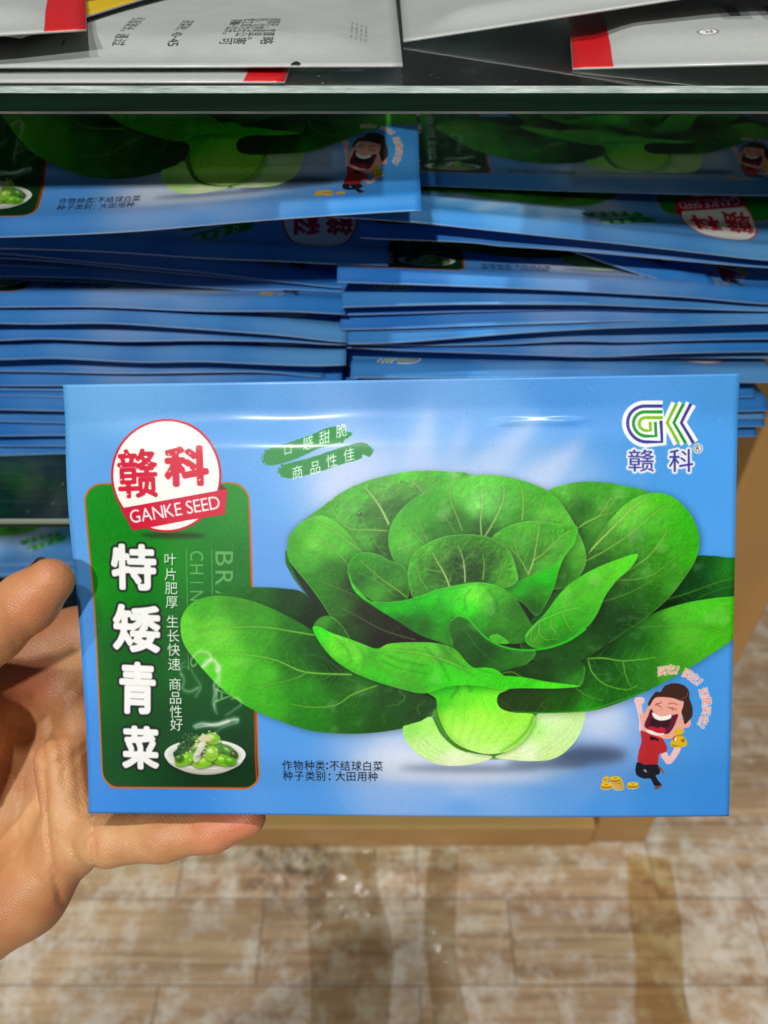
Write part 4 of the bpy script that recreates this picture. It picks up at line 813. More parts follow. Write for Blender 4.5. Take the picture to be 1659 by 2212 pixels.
def tape_mat(name, tint, gloss, haze):
    k = NT(name)
    ob = k.n('ShaderNodeTexCoord').outputs['Object']
    n = k.n('ShaderNodeTexNoise', {'Vector': k.n('ShaderNodeMapping', {'Vector': ob, 'Scale': (90, 22, 20)}).outputs[0], 'Scale': 1.0, 'Detail': 5.0, 'Distortion': .8}).outputs[0]
    bp = k.n('ShaderNodeBump', {'Strength': .9, 'Distance': .002, 'Height': n}).outputs[0]
    tr = k.n('ShaderNodeBsdfTransparent', {'Color': (*tint, 1)}).outputs[0]
    gs = k.n('ShaderNodeBsdfGlossy', {'Roughness': .16, 'Color': (1, 1, 1, 1), 'Normal': bp}).outputs[0]
    df = k.n('ShaderNodeBsdfDiffuse', {'Color': (*[v*.55 for v in tint], 1)}).outputs[0]
    a = k.n('ShaderNodeMixShader', {0: haze, 1: tr, 2: df}).outputs[0]
    fr = k.n('ShaderNodeFresnel', {'IOR': 1.45, 'Normal': bp}).outputs[0]
    return k.out(k.n('ShaderNodeMixShader', {0: k.math('MULTIPLY', fr, gloss), 1: a, 2: gs}).outputs[0])
M_TAPE = tape_mat('amber_tape', (.92, .84, .66), 1.2, .02)
M_CLEAR = tape_mat('clear_wrinkled_tape', (.86, .83, .76), 1.3, .02)

def skin_mat():
    k = NT('skin')
    ob = k.n('ShaderNodeTexCoord').outputs['Object']
    n1 = k.n('ShaderNodeTexNoise', {'Vector': ob, 'Scale': 38.0, 'Detail': 5.0}).outputs[0]
    n2 = k.n('ShaderNodeTexNoise', {'Vector': ob, 'Scale': 130.0, 'Detail': 4.0}).outputs[0]
    c = k.ramp(n1, [(.3, lin(186, 122, 80)), (.5, lin(204, 146, 98)), (.72, lin(220, 172, 122))])
    c = k.mix(k.math('MULTIPLY', k.ramp(n2, [(.5, (0, 0, 0)), (.8, (1, 1, 1))]), .3), c, lin(196, 116, 84))
    at = k.n('ShaderNodeAttribute', attribute_name='flush').outputs['Fac']
    c = k.mix(at, c, lin(214, 112, 82))
    wv = k.n('ShaderNodeTexWave', {'Vector': ob, 'Scale': 420.0, 'Distortion': 9.0, 'Detail': 2.0, 'Detail Scale': .6}, wave_type='BANDS', bands_direction='DIAGONAL').outputs[1]
    vo = k.n('ShaderNodeTexVoronoi', {'Vector': ob, 'Scale': 620.0}, feature='DISTANCE_TO_EDGE').outputs[0]
    vo2 = k.n('ShaderNodeTexVoronoi', {'Vector': k.n('ShaderNodeMapping', {'Vector': ob, 'Scale': (1, .5, 1), 'Rotation': (0, 0, .5)}).outputs[0], 'Scale': 120.0}, feature='DISTANCE_TO_EDGE').outputs[0]
    h = k.math('ADD', k.math('MULTIPLY', wv, .35), k.math('ADD', k.math('MULTIPLY', k.math('MINIMUM', vo, .25), 1.2), k.math('MULTIPLY', k.math('MINIMUM', vo2, .05), 1.2)))
    bp = k.n('ShaderNodeBump', {'Strength': .34, 'Distance': .0005, 'Height': h}).outputs[0]
    b = k.n('ShaderNodeBsdfPrincipled', {'Base Color': c, 'Roughness': .46, 'Normal': bp, 'Specular IOR Level': .45, 'Subsurface Weight': .07, 'Subsurface Scale': .004, 'Subsurface Radius': (1, .35, .2)})
    return k.out(b.outputs[0])
M_SKIN = skin_mat()
k_ = NT('nail'); M_NAIL = k_.out(k_.n('ShaderNodeBsdfPrincipled', {'Base Color': (*lin(226, 168, 136), 1), 'Roughness': .25, 'Coat Weight': .3}).outputs[0])
k_ = NT('grey_metal'); M_METAL = k_.out(k_.n('ShaderNodeBsdfPrincipled', {'Base Color': (.12, .12, .125, 1), 'Roughness': .35, 'Metallic': .7}).outputs[0])

# ---------------------------------------------------------------- setting: floor
fl = mesh_obj('floor', [(-3, -3, 0), (3, -3, 0), (3, 3, 0), (-3, 3, 0)], [(0, 1, 2, 3)], [M_FLOOR], smooth=False)
tag(fl, kind='structure')

# ---------------------------------------------------------------- display cabinet
Z_LOW, Z_TOP, Z_DEEP = .5488, .734, .385
YF = .263
cab = empty('display_cabinet', (-.18, .36, 0))
tag(cab, 'beige laminate display cabinet with glass shelves behind the held packet', 'cabinet')
box('base_rail', (-.75, .348, 0), (.2135, .385, .042), M_BEIGE, cab, .002)
box('base_deck', (-.75, .3855, 0), (.215, .80, .034), M_SHADE, cab, .001)
box('front_post', (.2155, .352, 0), (.272, .392, 1.5), M_BEIGE, cab, .003)
box('side_panel', (.235, .3925, 0), (.268, .80, 1.5), M_SHADE, cab, .002)
box('front_post', (-.81, .352, 0), (-.7515, .392, 1.5), M_BEIGE, cab, .003)
box('side_panel', (-.80, .3925, 0), (-.77, .80, 1.5), M_SHADE, cab, .002)
box('back_panel', (-.75, .8005, 0), (.272, .82, 1.5), M_SHADE, cab, .001)

def shelf(z, t, label, depth=.5, x1=.2145, cham=None):
    r = empty('glass_shelf', (-.26, YF, z-t)); tag(r, label, 'shelf')
    x0, c = -.749, .0016
    # slab behind the ground front edge
    V = [(x0, YF+c, z), (x1, YF+c, z), (x1, YF+depth, z), (x0, YF+depth, z), (x0, YF+c, z-t), (x1, YF+c, z-t), (x1, YF+depth, z-t), (x0, YF+depth, z-t)]
    mesh_obj('pane', V, [(0, 1, 2, 3), (7, 6, 5, 4)], [M_GLASS], r, smooth=False)
    n = 40; xs = np.linspace(x0, x1, n)
    prof = [(YF+c, z), (YF+c*.45, z-c*.25), (YF, z-c), (YF, z-t+c*.6), (YF+c*.6, z-t)]
    V = [(x, y, zz) for x in xs for y, zz in prof]
    Fc, mi = [], []
    for i in range(n-1):
        for j in range(4):
            a = i*5+j; Fc.append((a, a+1, a+6, a+5)); mi.append(1 if j in (0, 1) else (0 if j == 2 else 1))
    mesh_obj('polished_edge', V, Fc, [M_EDGE, cham or M_CHAM], r, midx=mi, smooth=False)
    return r
shelf(Z_TOP, .0078, 'upper glass shelf with a dark green polished edge, white seed packets on top')
shelf(Z_LOW, .005, 'lower glass shelf carrying the two tall stacks of blue seed packets', x1=.166, cham=M_DULL)
shelf(Z_DEEP, .005, 'deep glass shelf dimly visible left of the held packet', cham=M_DULL)

# ---------------------------------------------------------------- seed packets
def sstep(a, b, x):
    t = np.clip((x-a)/(b-a), 0, 1); return t*t*(3-2*t)

def packet(name, surf, nu, vs, uvmap, mats, origin, parent=None):
    """surf(u, v) -> front points, back points; one closed pouch"""
    us = np.linspace(0, 1, nu); nv = len(vs)
    U, Vv = np.meshgrid(us, vs, indexing='ij')
    A, B = surf(U, Vv)
    V = np.concatenate([A.reshape(-1, 3), B.reshape(-1, 3)])
    uv = uvmap(U, Vv).reshape(-1, 2); uv = np.concatenate([uv, uv])
    N = nu*nv; Fc, mi = [], []
    idx = np.arange(N).reshape(nu, nv)
    for i in range(nu-1):
        for j in range(nv-1):
            a, b, c, d = idx[i, j], idx[i+1, j], idx[i+1, j+1], idx[i, j+1]
            Fc.append((a, b, c, d)); mi.append(0)
            Fc.append((N+d, N+c, N+b, N+a)); mi.append(1)
    rim = list(idx[:, 0])+list(idx[-1, 1:])+list(idx[-2::-1, -1])+list(idx[0, -2:0:-1])
    for p, q in zip(rim, rim[1:]+rim[:1]):
        Fc.append((q, p, N+p, N+q)); mi.append(2)
    return mesh_obj(name, V, Fc, mats, parent, origin, uv, mi)

# the packet in the hand
T0 = np.array([-.0941321, .09522922, .24297347]); R1 = np.array([.19986386, -.00206598, -.00708301]); R2 = np.array([-.00270281, -.13332364, -.0120434])
NRM = np.cross(R1, R2); NRM /= np.linalg.norm(NRM)
if NRM[2] > 0: NRM = -NRM
def held(U, V):
    base = T0+U[..., None]*R1+V[..., None]*R2
    g = np.random.default_rng(3)
    fill = sstep(.01, .16, U)*sstep(0, .17, 1-U)*sstep(.055, .15, V)*sstep(.06, .15, 1-V)
    h = .0018*fill*(1+.12*np.sin(9*U+2)*np.sin(7*V))
    # crimped folds beside the top and bottom seals, and a faint upright one on the right
    for v0, a, w in ((.918, .00022, .012), (.893, -.00012, .012), (.075, .0002, .012), (.10, -.0001, .012)):
        h = h+a*(.10+.9*sstep(.5, .72, U))*np.exp(-((V-v0-.004*np.sin(5*U+1))/w)**2)*(.5+.5*np.sin(13*U+3)*np.sin(4.1*U))*sstep(.02, .1, U)*sstep(.02, .1, 1-U)
    h = h+.00035*np.exp(-((U-.868)/.008)**2)*sstep(.06, .2, V)*sstep(.06, .2, 1-V)
    h = h+.0006*np.exp(-((V-.903)/.007)**2)*sstep(.62, .68, U)*sstep(.2, .26, 1-U)*(1+.3*np.sin(60*U))+.0001*np.sin(31*U)*np.exp(-((V-.905)/.03)**2)
    edge = .0012*np.sin(6.5*V+.6)*np.exp(-U/.05)                    # the left edge is a little wavy
    bow = .0009*np.sin(math.pi*U)*(V-.5)*2+.0012*np.sin(5.2*U+.7)*np.sin(2.4*V+.4)
    bow = bow-.0011*np.maximum(V-.915, 0)/.085
    base = base-NRM*bow[..., None]
    base = base+edge[..., None]*R1/np.linalg.norm(R1)
    curl = .0035*np.exp(-((U)/.10)**2)*np.exp(-((V-.52)/.22)**2)    # pressed back by the thumb
    mid = base-NRM*curl[..., None]
    t = (.0002+h)[..., None]
    return cam2w(mid+NRM*t), cam2w(mid-NRM*(t*.7+.0001))
vs = np.concatenate([np.linspace(0, .16, 26), np.linspace(.16, .84, 40)[1:-1], np.linspace(.84, 1, 30)])
org = cam2w(T0+.5*R1)
hp = packet('seed_packet', held, 120, vs, lambda U, V: np.stack([U, V], -1), [M_PRINT, M_BACK, M_CUT], org)
tag(hp, 'blue printed seed packet with a big green cabbage, held up in the hand', 'seed packet')

# ---- the two stacks. Each row: front edge points (traced), end (traced), print turned round?, what is seen of it
def rowL(i): return LEFT[i]
LEFT = [
 ([(0, 513), (280, 500), (553, 478), (910, 455)], 910, 0, 34),
 ([(0, 536), (216, 544), (432, 558), (608, 563), (725, 569), (839, 574)], 839, 1, -4),
 ([(0, 547), (156, 564), (286, 576), (432, 587), (578, 604), (760, 625)], 760, 0, -12),
 ([(0, 557), (156, 567), (312, 583), (432, 594), (765, 629)], 766, 0, -14),
 ([(0, 573), (130, 578), (260, 588), (432, 608), (637, 624), (768, 634)], 768, 1, -16),
 ([(0, 598), (208, 600), (432, 620), (758, 643)], 758, 0, -11),
 ([(0, 603), (234, 611), (432, 629), (640, 645), (734, 653)], 740, 0, -14),
 ([(0, 617), (208, 620), (432, 639), (640, 655), (734, 660)], 737, 1, -15),
 ([(0, 636), (182, 636), (312, 642), (432, 649), (740, 666)], 737, 0, -12),
 ([(0, 664), (200, 664), (432, 673), (640, 671), (747, 679)], 747, 0, 3),
 ([(0, 698), (80, 702), (200, 699), (260, 701), (432, 712), (600, 722), (750, 740)], 750, 1, 7),
 ([(0, 735), (90, 729), (130, 732), (260, 739), (432, 737), (660, 739), (680, 744), (747, 744)], 747, 0, 5),
 ([(0, 778), (110, 774), (200, 780), (312, 785), (432, 780), (578, 786), (710, 791), (747, 786)], 747, 1, 8),
 ([(0, 803), (120, 803), (260, 806), (432, 804), (578, 804), (680, 817)], 700, 0, 2),
 ([(0, 832), (300, 832), (735, 832)], 738, 0, 4),
 ([(0, 841), (135, 843), (735, 852)], 735, 1, 2),
 ([(0, 856), (135, 860), (735, 868)], 742, 0, 4),
 ([(0, 883), (135, 888), (735, 893)], 738, 0, 9),
 ([(0, 911), (135, 913), (735, 917)], 745, 1, 6),
 ([(0, 942), (135, 942), (735, 942)], 735, 0, 9),
 ([(0, 965), (135, 963), (735, 960)], 738, 0, 4),
 ([(0, 984), (135, 981), (735, 978)], 741, 1, 3)]
RIGHT = [
 ([(906, 402), (1137, 411), (1659, 423)], -790, 0, -29),
 ([(756, 469), (916, 481), (1124, 504), (1296, 523), (1443, 540), (1659, 564)], -716, 1, 3),
 ([(778, 510), (864, 521), (994, 527), (1202, 540), (1659, 578)], -778, 0, -1),
 ([(800, 526), (1051, 538), (1176, 566), (1296, 598), (1541, 638)], 1541, 0, 3),
 ([(800, 540), (1051, 552), (1242, 584), (1400, 620), (1547, 645)], 1547, 0, 3),
 ([(728, 608), (933, 617), (1221, 629), (1492, 641), (1659, 657)], -728, 0, 5),
 ([(738, 664), (990, 659), (1279, 657), (1659, 673)], -738, 1, 5),
 ([(735, 680), (864, 678), (1296, 669), (1659, 676)], -736, 0, 0),
 ([(735, 714), (864, 711), (1100, 700), (1296, 694), (1659, 690)], -735, 0, 4),
 ([(750, 742), (864, 739), (1100, 722), (1296, 711), (1659, 697)], -750, 1, 7),
 ([(780, 744), (900, 746), (1098, 742), (1250, 735), (1330, 741), (1659, 732)], -757, 0, 2),
 ([(745, 752), (864, 759), (1098, 764), (1296, 771), (1450, 764), (1659, 761)], -748, 0, 3),
 ([(750, 799), (950, 790), (1296, 776), (1659, 772)], -752, 1, -3),
 ([(758, 817), (1296, 815), (1597, 828), (1659, 826)], -757, 1, 6),
 ([(740, 852), (1590, 860), (1659, 858)], -742, 0, 2),
 ([(740, 880), (1590, 890), (1659, 888)], 1662, 0, 6),
 ([(740, 900), (1590, 906), (1659, 905)], 1655, 1, 4),
 ([(740, 921), (1590, 921), (1659, 919)], 1653, 0, 5),
 ([(740, 946), (1590, 943), (1659, 940)], 1636, 0, 3)]
ORD = ['topmost', 'second', 'third', 'fourth', 'fifth', 'sixth', 'seventh', 'eighth', 'ninth', 'tenth', 'eleventh', 'twelfth', 'thirteenth', 'fourteenth', 'fifteenth', 'sixteenth', 'seventeenth', 'eighteenth', 'nineteenth', 'twentieth', 'twenty-first', 'lowest']
LOOK_L = {0: 'topmost blue seed packet of the left stack, showing cabbage stalks and a printed man', 1: 'blue seed packet just under the topmost of the left stack, upside-down white badge showing',
          13: 'blue seed packet with a turned-down right corner, just above the held packet', 21: 'lowest blue seed packet of the left stack, lying on the lower glass shelf'}
LOOK_R = {0: 'topmost blue seed packet of the right stack, plate of greens and stalks showing', 1: 'second blue packet of the right stack, turned round with its red and white badge showing',
          3: 'upper of two slanting blue packets wedged in the right stack', 4: 'lower of two slanting blue packets wedged in the right stack', 5: 'blue packet under the slanting ones in the right stack, plate of greens in shade',
          13: 'blue seed packet just above the held one, white badge rim showing at right', 18: 'lowest blue seed packet of the right stack'}

def stack(rows, side, n, looks, yb, group):
    z_bot = Z_LOW+.0012
    lips = []
    gx = np.linspace(-.26, .26, 261)
    for pts, end, turn, off in rows:
        yf = yb-off*.001
        w = np.array([on_y(px, py, yf) for px, py in pts]); w = w[np.argsort(w[:, 0])]
        z = np.interp(gx, w[:, 0], w[:, 2])
        k = np.exp(-.5*(np.arange(-9, 10)/4.)**2); k /= k.sum()
        z = np.convolve(np.pad(z, 9, mode='edge'), k, 'valid')
        lips.append(z)
    lips = np.array(lips)
    for i in range(len(rows)-2, -1, -1): lips[i] = np.maximum(lips[i], lips[i+1]+.0007)
    low = lips[-1].mean()
    if lips[-1].min() < z_bot: lips += z_bot-lips[-1].min()
    nrow = len(rows)
    z_hi = lips[0].mean()+(.017 if n == 1 else .004)
    zb = np.linspace(z_hi, z_bot+.0035, nrow)
    pitch = (z_hi-z_bot)/nrow
    for i, (pts, end, turn, off) in enumerate(rows):
        yf = yb-off*.001
        e = on_y(abs(end), np.interp(abs(end), [p[0] for p in pts], [p[1] for p in pts]), yf)[0]
        slant = .32 if (n == 2 and i in (3, 4)) else 0.0          # the two wedged ones lie turned
        x0, x1 = (e, e+.2) if end < 0 else (e-(.165 if slant else .2), e)
        g = np.random.default_rng(100*n+i)
        ph = g.uniform(0, 6.28, 4)
        def surf(U, V, i=i, x0=x0, x1=x1, yf=yf, ph=ph, slant=slant):
            X = x0+(x1-x0)*U
            zl = np.interp(X, gx, lips[i])
            zl = zl+.0032*sstep(0, .062, V)*(1-.35*sstep(.05, .12, V))
            wgt = sstep(0, .42 if n == 1 else .36, V) if i == 0 else sstep(.10, .5, V)
            body = zb[i]+.0012*np.sin(5*U+ph[0])*sstep(.2, .5, V)*0
            z = zl*(1-wgt)+body*wgt
            if i == 0: z = z+.0025*np.sin(math.pi*np.clip((V-.2)/.8, 0, 1))*np.sin(math.pi*U)-.0016*np.exp(-((V-.17)/.05)**2)
            if i < 2: z = z+.0008*np.sin(26*V+2*U+ph[1])*sstep(.05, .2, V)
            t = .00022+(.40*pitch)*sstep(.14, .55, V)*sstep(0, .12, 1-V)*sstep(0, .06, U)*sstep(0, .06, 1-U)
            Y = yf+.134*V+.0006*np.sin(7*U+ph[2])+slant*(x1-X)
            hi = np.stack([X, Y, z+t], -1); lo = np.stack([X, Y, z-t], -1)
            return hi, lo
        vv = np.concatenate([np.linspace(0, .14, 16), np.linspace(.14, 1, 20)[1:]])
        um = (lambda U, V: np.stack([1-U, 1-V], -1)) if turn else (lambda U, V: np.stack([U, V], -1))
        o = packet('seed_packet', surf, 70, vv, um, [M_PRINT, M_BACK, M_CUT], (x0+.1, yf, float(lips[i].mean())))
        lab = looks.get(i, f'blue seed packet, {ORD[i]} from the top of the {side} stack')
        tag(o, lab, 'seed packet', group)
stack(LEFT, 'left', 1, LOOK_L, .312, 'blue seed packets in the left stack')
stack(RIGHT, 'right', 2, LOOK_R, .312, 'blue seed packets in the right stack')

# ---- flat packets: pouches lying on a plane, turned by an angle
def lying(name, cx, y0, z, w, d, yaw, mats, turn=0, bulge=.004, label='', group=None, seed=0, nu=48, nv=30, lift=0.0, roll=0.0):
    g = np.random.default_rng(seed); ph = g.uniform(0, 6.28, 4)
    c, s = math.cos(yaw), math.sin(yaw)
    def surf(U, V):
        lx = (U-.5)*w; ly = V*d
        X = cx+lx*c-ly*s; Y = y0+lx*s+ly*c
        f = sstep(.05, .2, V)*sstep(.02, .12, 1-V)*sstep(.03, .12, U)*sstep(.03, .12, 1-U)
        h = bulge*f*(1+.15*np.sin(8*U+ph[0])*np.sin(6*V+ph[1]))+.0003*np.sin(20*U+ph[2])*f
        zz = z+.0004+lift*V+h*.25+roll*U
        return np.stack([X, Y, zz+h+.0003], -1), np.stack([X, Y, np.maximum(zz-h*.25-.0003, z+.0001)], -1)
    um = (lambda U, V: np.stack([1-U, 1-V], -1)) if turn else (lambda U, V: np.stack([U, V], -1))
    o = packet(name, surf, nu, np.linspace(0, 1, nv), um, mats, (cx, y0, z))
    return tag(o, label, 'seed packet', group)

def draw_back():
    cv = Canvas(1200, 804, (176, 181, 178)); cv.map = lambda p: np.asarray(p, float).reshape(-1, 2)
    K = (34, 36, 38)
    cols = [(930, '宽厚略，卵圆形，叶色绿'), (903, '优势明显。抗病，株型倍'), (876, '成为无公害蔬菜之使'), (848, '天。可18-22期'), (740, '40-45天收获菜秧；'), (632, '通过间苗引起徒长。'), (522, '一般高温多雨季')]
    lines = [(930, '卵圆形，宽厚略'), (903, '倍，优势明显。'), (876, '使之成为无公害'), (848, '期18-22天。可'), (742, '获菜秧；40-45'), (634, '引起徒长。通过'), (522, '季高温多雨。一')]
    for x, t in lines:
        y = 640-29*len(t)
        y0 = 700
        pen = 0
        steps = [0.55 if ch.isascii() else 1.0 for ch in t]
        tot = sum(steps)*30
        y = y0-tot
        for ch, st in zip(t, steps):
            b, m = text_mask(cv, em_polys(ch, x, y+st*15, 29, 90) if not ch.isascii() else char_polys(ch, x, y+8, 15 if ch != '-' else 12, 21 if ch != '-' else 3, 90), 4)
            cv.put(b, np.clip(dilate(m, .7), 0, 1), K); y += st*30
    for i, yy in enumerate([480, 525, 565, 610]):                    # dotted date code
        for a in range(5):
            for bb in range(4):
                if (a*7+bb*3+i) % 3 or i in (1,): cv.fill([ell(1098+bb*10, yy+a*7, 2.3, 2.3, 8)], (70, 74, 74), .8)
    n = vnoise(804, 1200, 3, 8)*.01+vnoise(804, 1200, 40, 9)*.012
    cv.fill([spline([(986, 804), (986, 786), (994, 770), (1003, 786), (1003, 806)], False)], (10, 16, 18))
    cv.a = np.clip(cv.a*(1+n[..., None]), 0, 1)
    return cv.a

def draw_white(silver):
    cv = Canvas(900, 602, (180, 184, 181)); cv.map = lambda p: np.asarray(p, float).reshape(-1, 2)
    cv.fill([np.array([(842, 0), (900, 0), (900, 602), (842, 602)])], (206, 22, 30))
    if silver:
        for x in range(250, 640, 62):
            cv.fill([np.array([(x, 190), (x+46, 190), (x+46, 330), (x, 330)])], (150, 154, 154)); cv.fill([np.array([(x+14, 215), (x+32, 215), (x+32, 300), (x+14, 300)])], (70, 72, 74))
        cv.fill([ell(700, 120, 16, 16)], (120, 124, 122)); cv.fill([ell(700, 120, 13, 13)], (226, 229, 226))
        b, m = text_mask(cv, char_polys('R', 700, 120, 13, 16), 3); cv.put(b, m, (110, 114, 112))
    else:
        for y in range(60, 560, 16): cv.stroke([(20, y), (820, y-90)], 1, 1, (196, 200, 198), .35, smooth=False)
    n = vnoise(602, 900, 3, 18)*.012
    cv.a = np.clip(cv.a*(1+n[..., None]), 0, 1)
    return cv.a

def draw_yellow():
    cv = Canvas(600, 400, (206, 170, 24)); cv.map = lambda p: np.asarray(p, float).reshape(-1, 2)
    n = vnoise(400, 600, 7, 28)+.7*vnoise(400, 600, 18, 29)
    m = np.clip((n-.3)*1.6, 0, 1)
    cv.put((0, 0, 600, 400), m, (84, 66, 10), .75)
    cv.fill([np.array([(0, 0), (600, 0), (600, 130), (0, 130)])], (160, 40, 24))
    cv.fill([np.array([(0, 350), (600, 350), (600, 400), (0, 400)])], (214, 180, 20))
    return cv.a

M_WBACK = film_mat('white_packet_back', make_image('white_back_print', draw_back()), rough=.36, coat=.15, bump=.5)
M_WFRONT = film_mat('white_packet_red_end', make_image('white_front_print', draw_white(False)), rough=.36, coat=.15, bump=.5)
M_WSILV = film_mat('white_packet_silver_letters', make_image('white_silver_print', draw_white(True)), rough=.38, coat=.2)
M_YEL = film_mat('yellow_packet', make_image('yellow_print', draw_yellow()), rough=.35, coat=.2)
M_WPLAIN = film_mat('plain_white_film', None, lin(176, 180, 177), rough=.36, coat=.15, bump=.5)
ZT = Z_TOP
GW = 'white seed packets on the upper glass shelf'
lying('seed_packet', -.131, .2665, ZT, .2, .132, .0, [M_WFRONT, M_WPLAIN, M_WPLAIN], 0, .001, 'white packet with a red end peeking out at the glass edge under another', GW, 1)
lying('seed_packet', -.094, .2755, ZT+.0022, .2, .132, .01, [M_WBACK, M_WPLAIN, M_WPLAIN], 0, .003, 'large white seed packet lying face down with black Chinese text', GW, 2)
lying('seed_packet', -.098, .3305, ZT+.0088, .10, .10, 1.192, [M_YEL, M_WPLAIN, M_WPLAIN], 0, .001, 'yellow seed packet sticking out between two white ones', 'packets on the upper glass shelf', 3)
lying('seed_packet', -.191, .2565, ZT+.0107, .2, .132, .28, [M_WFRONT, M_WPLAIN, M_WPLAIN], 0, .003, 'white packet with a red end on top of the yellow one', GW, 4)
lying('seed_packet', .1605, .267, ZT, .2, .132, -.16, [M_WSILV, M_WPLAIN, M_WPLAIN], 1, .003, 'white packet turned round, red end at left and silver letters', GW, 6, roll=.012)
lying('seed_packet', .107, .318, ZT+.0006, .2, .10, .0, [M_WPLAIN, M_WPLAIN, M_WPLAIN], 0, .003, 'plain white packet lying askew over the silver lettered one', GW, 7, roll=.027)
# dim packets on the deep shelf
for i, (cx, y0, yaw) in enumerate([(-.30, .375, .05), (-.285, .385, -.06), (-.27, .372, .04)]):
    lying('seed_packet', cx, y0, Z_DEEP+.0075*i, .2, .134, yaw, [M_PRINT, M_BACK, M_CUT], 1, .003, f'{("lowest", "middle", "uppermost")[i]} packet of the small dim pile on the deep shelf at far left', 'blue packets on the deep shelf', 20+i)

# ---------------------------------------------------------------- tape on the floor
def strip(name, mat, pts, w, label, seed, wr=.0012, n=120, m=14):
    g = np.random.default_rng(seed); c = spline(pts, False, 40)
    t = np.linspace(0, 1, n); k = np.linspace(0, 1, len(c))
    P = np.c_[np.interp(t, k, c[:, 0]), np.interp(t, k, c[:, 1])]
    T = np.gradient(P, axis=0); T /= np.linalg.norm(T, axis=1)[:, None]; N = np.c_[-T[:, 1], T[:, 0]]
    s = np.linspace(-.5, .5, m)
    V = []
    rid = np.abs(vnoise(n, m, 22, seed, .16))+.6*np.abs(vnoise(n, m, 9, seed+1, .22))
    for i in range(n):
        wi = w*(1+.06*math.sin(9*t[i]+seed))
        for j in range(m):
            p = P[i]+N[i]*wi*s[j]
            V.append((p[0], p[1], .0006+wr*rid[i, j]*(1-abs(2*s[j])**6)))
    Fc = [(i*m+j, i*m+j+1, (i+1)*m+j+1, (i+1)*m+j) for i in range(n-1) for j in range(m-1)]
    o = mesh_obj(name, V, Fc, [mat], None, (float(P[:, 0].mean()), float(P[:, 1].mean()), 0))
    return tag(o, label, 'tape')
fz = lambda x, y: tuple(on_z(x, y, 0)[:2])
strip('tape_strip', M_TAPE, [fz(1400, 1850), fz(1415, 1980), fz(1424, 2100), fz(1432, 2260)], .046, 'amber packing tape strip stuck to the floor at right', 5, .0007)
strip('tape_strip', M_CLEAR, [fz(735, 1845), fz(745, 1960), fz(760, 2080), fz(750, 2260)], .075, 'wrinkled clear tape with sparkling creases stuck to the floor', 9, .0028)
strip('tape_strip', M_CLEAR, [fz(960, 1840), fz(950, 1990), fz(960, 2120), fz(985, 2260)], .03, 'narrow clear tape strip with an upright glossy crease on the floor', 12, .0012)
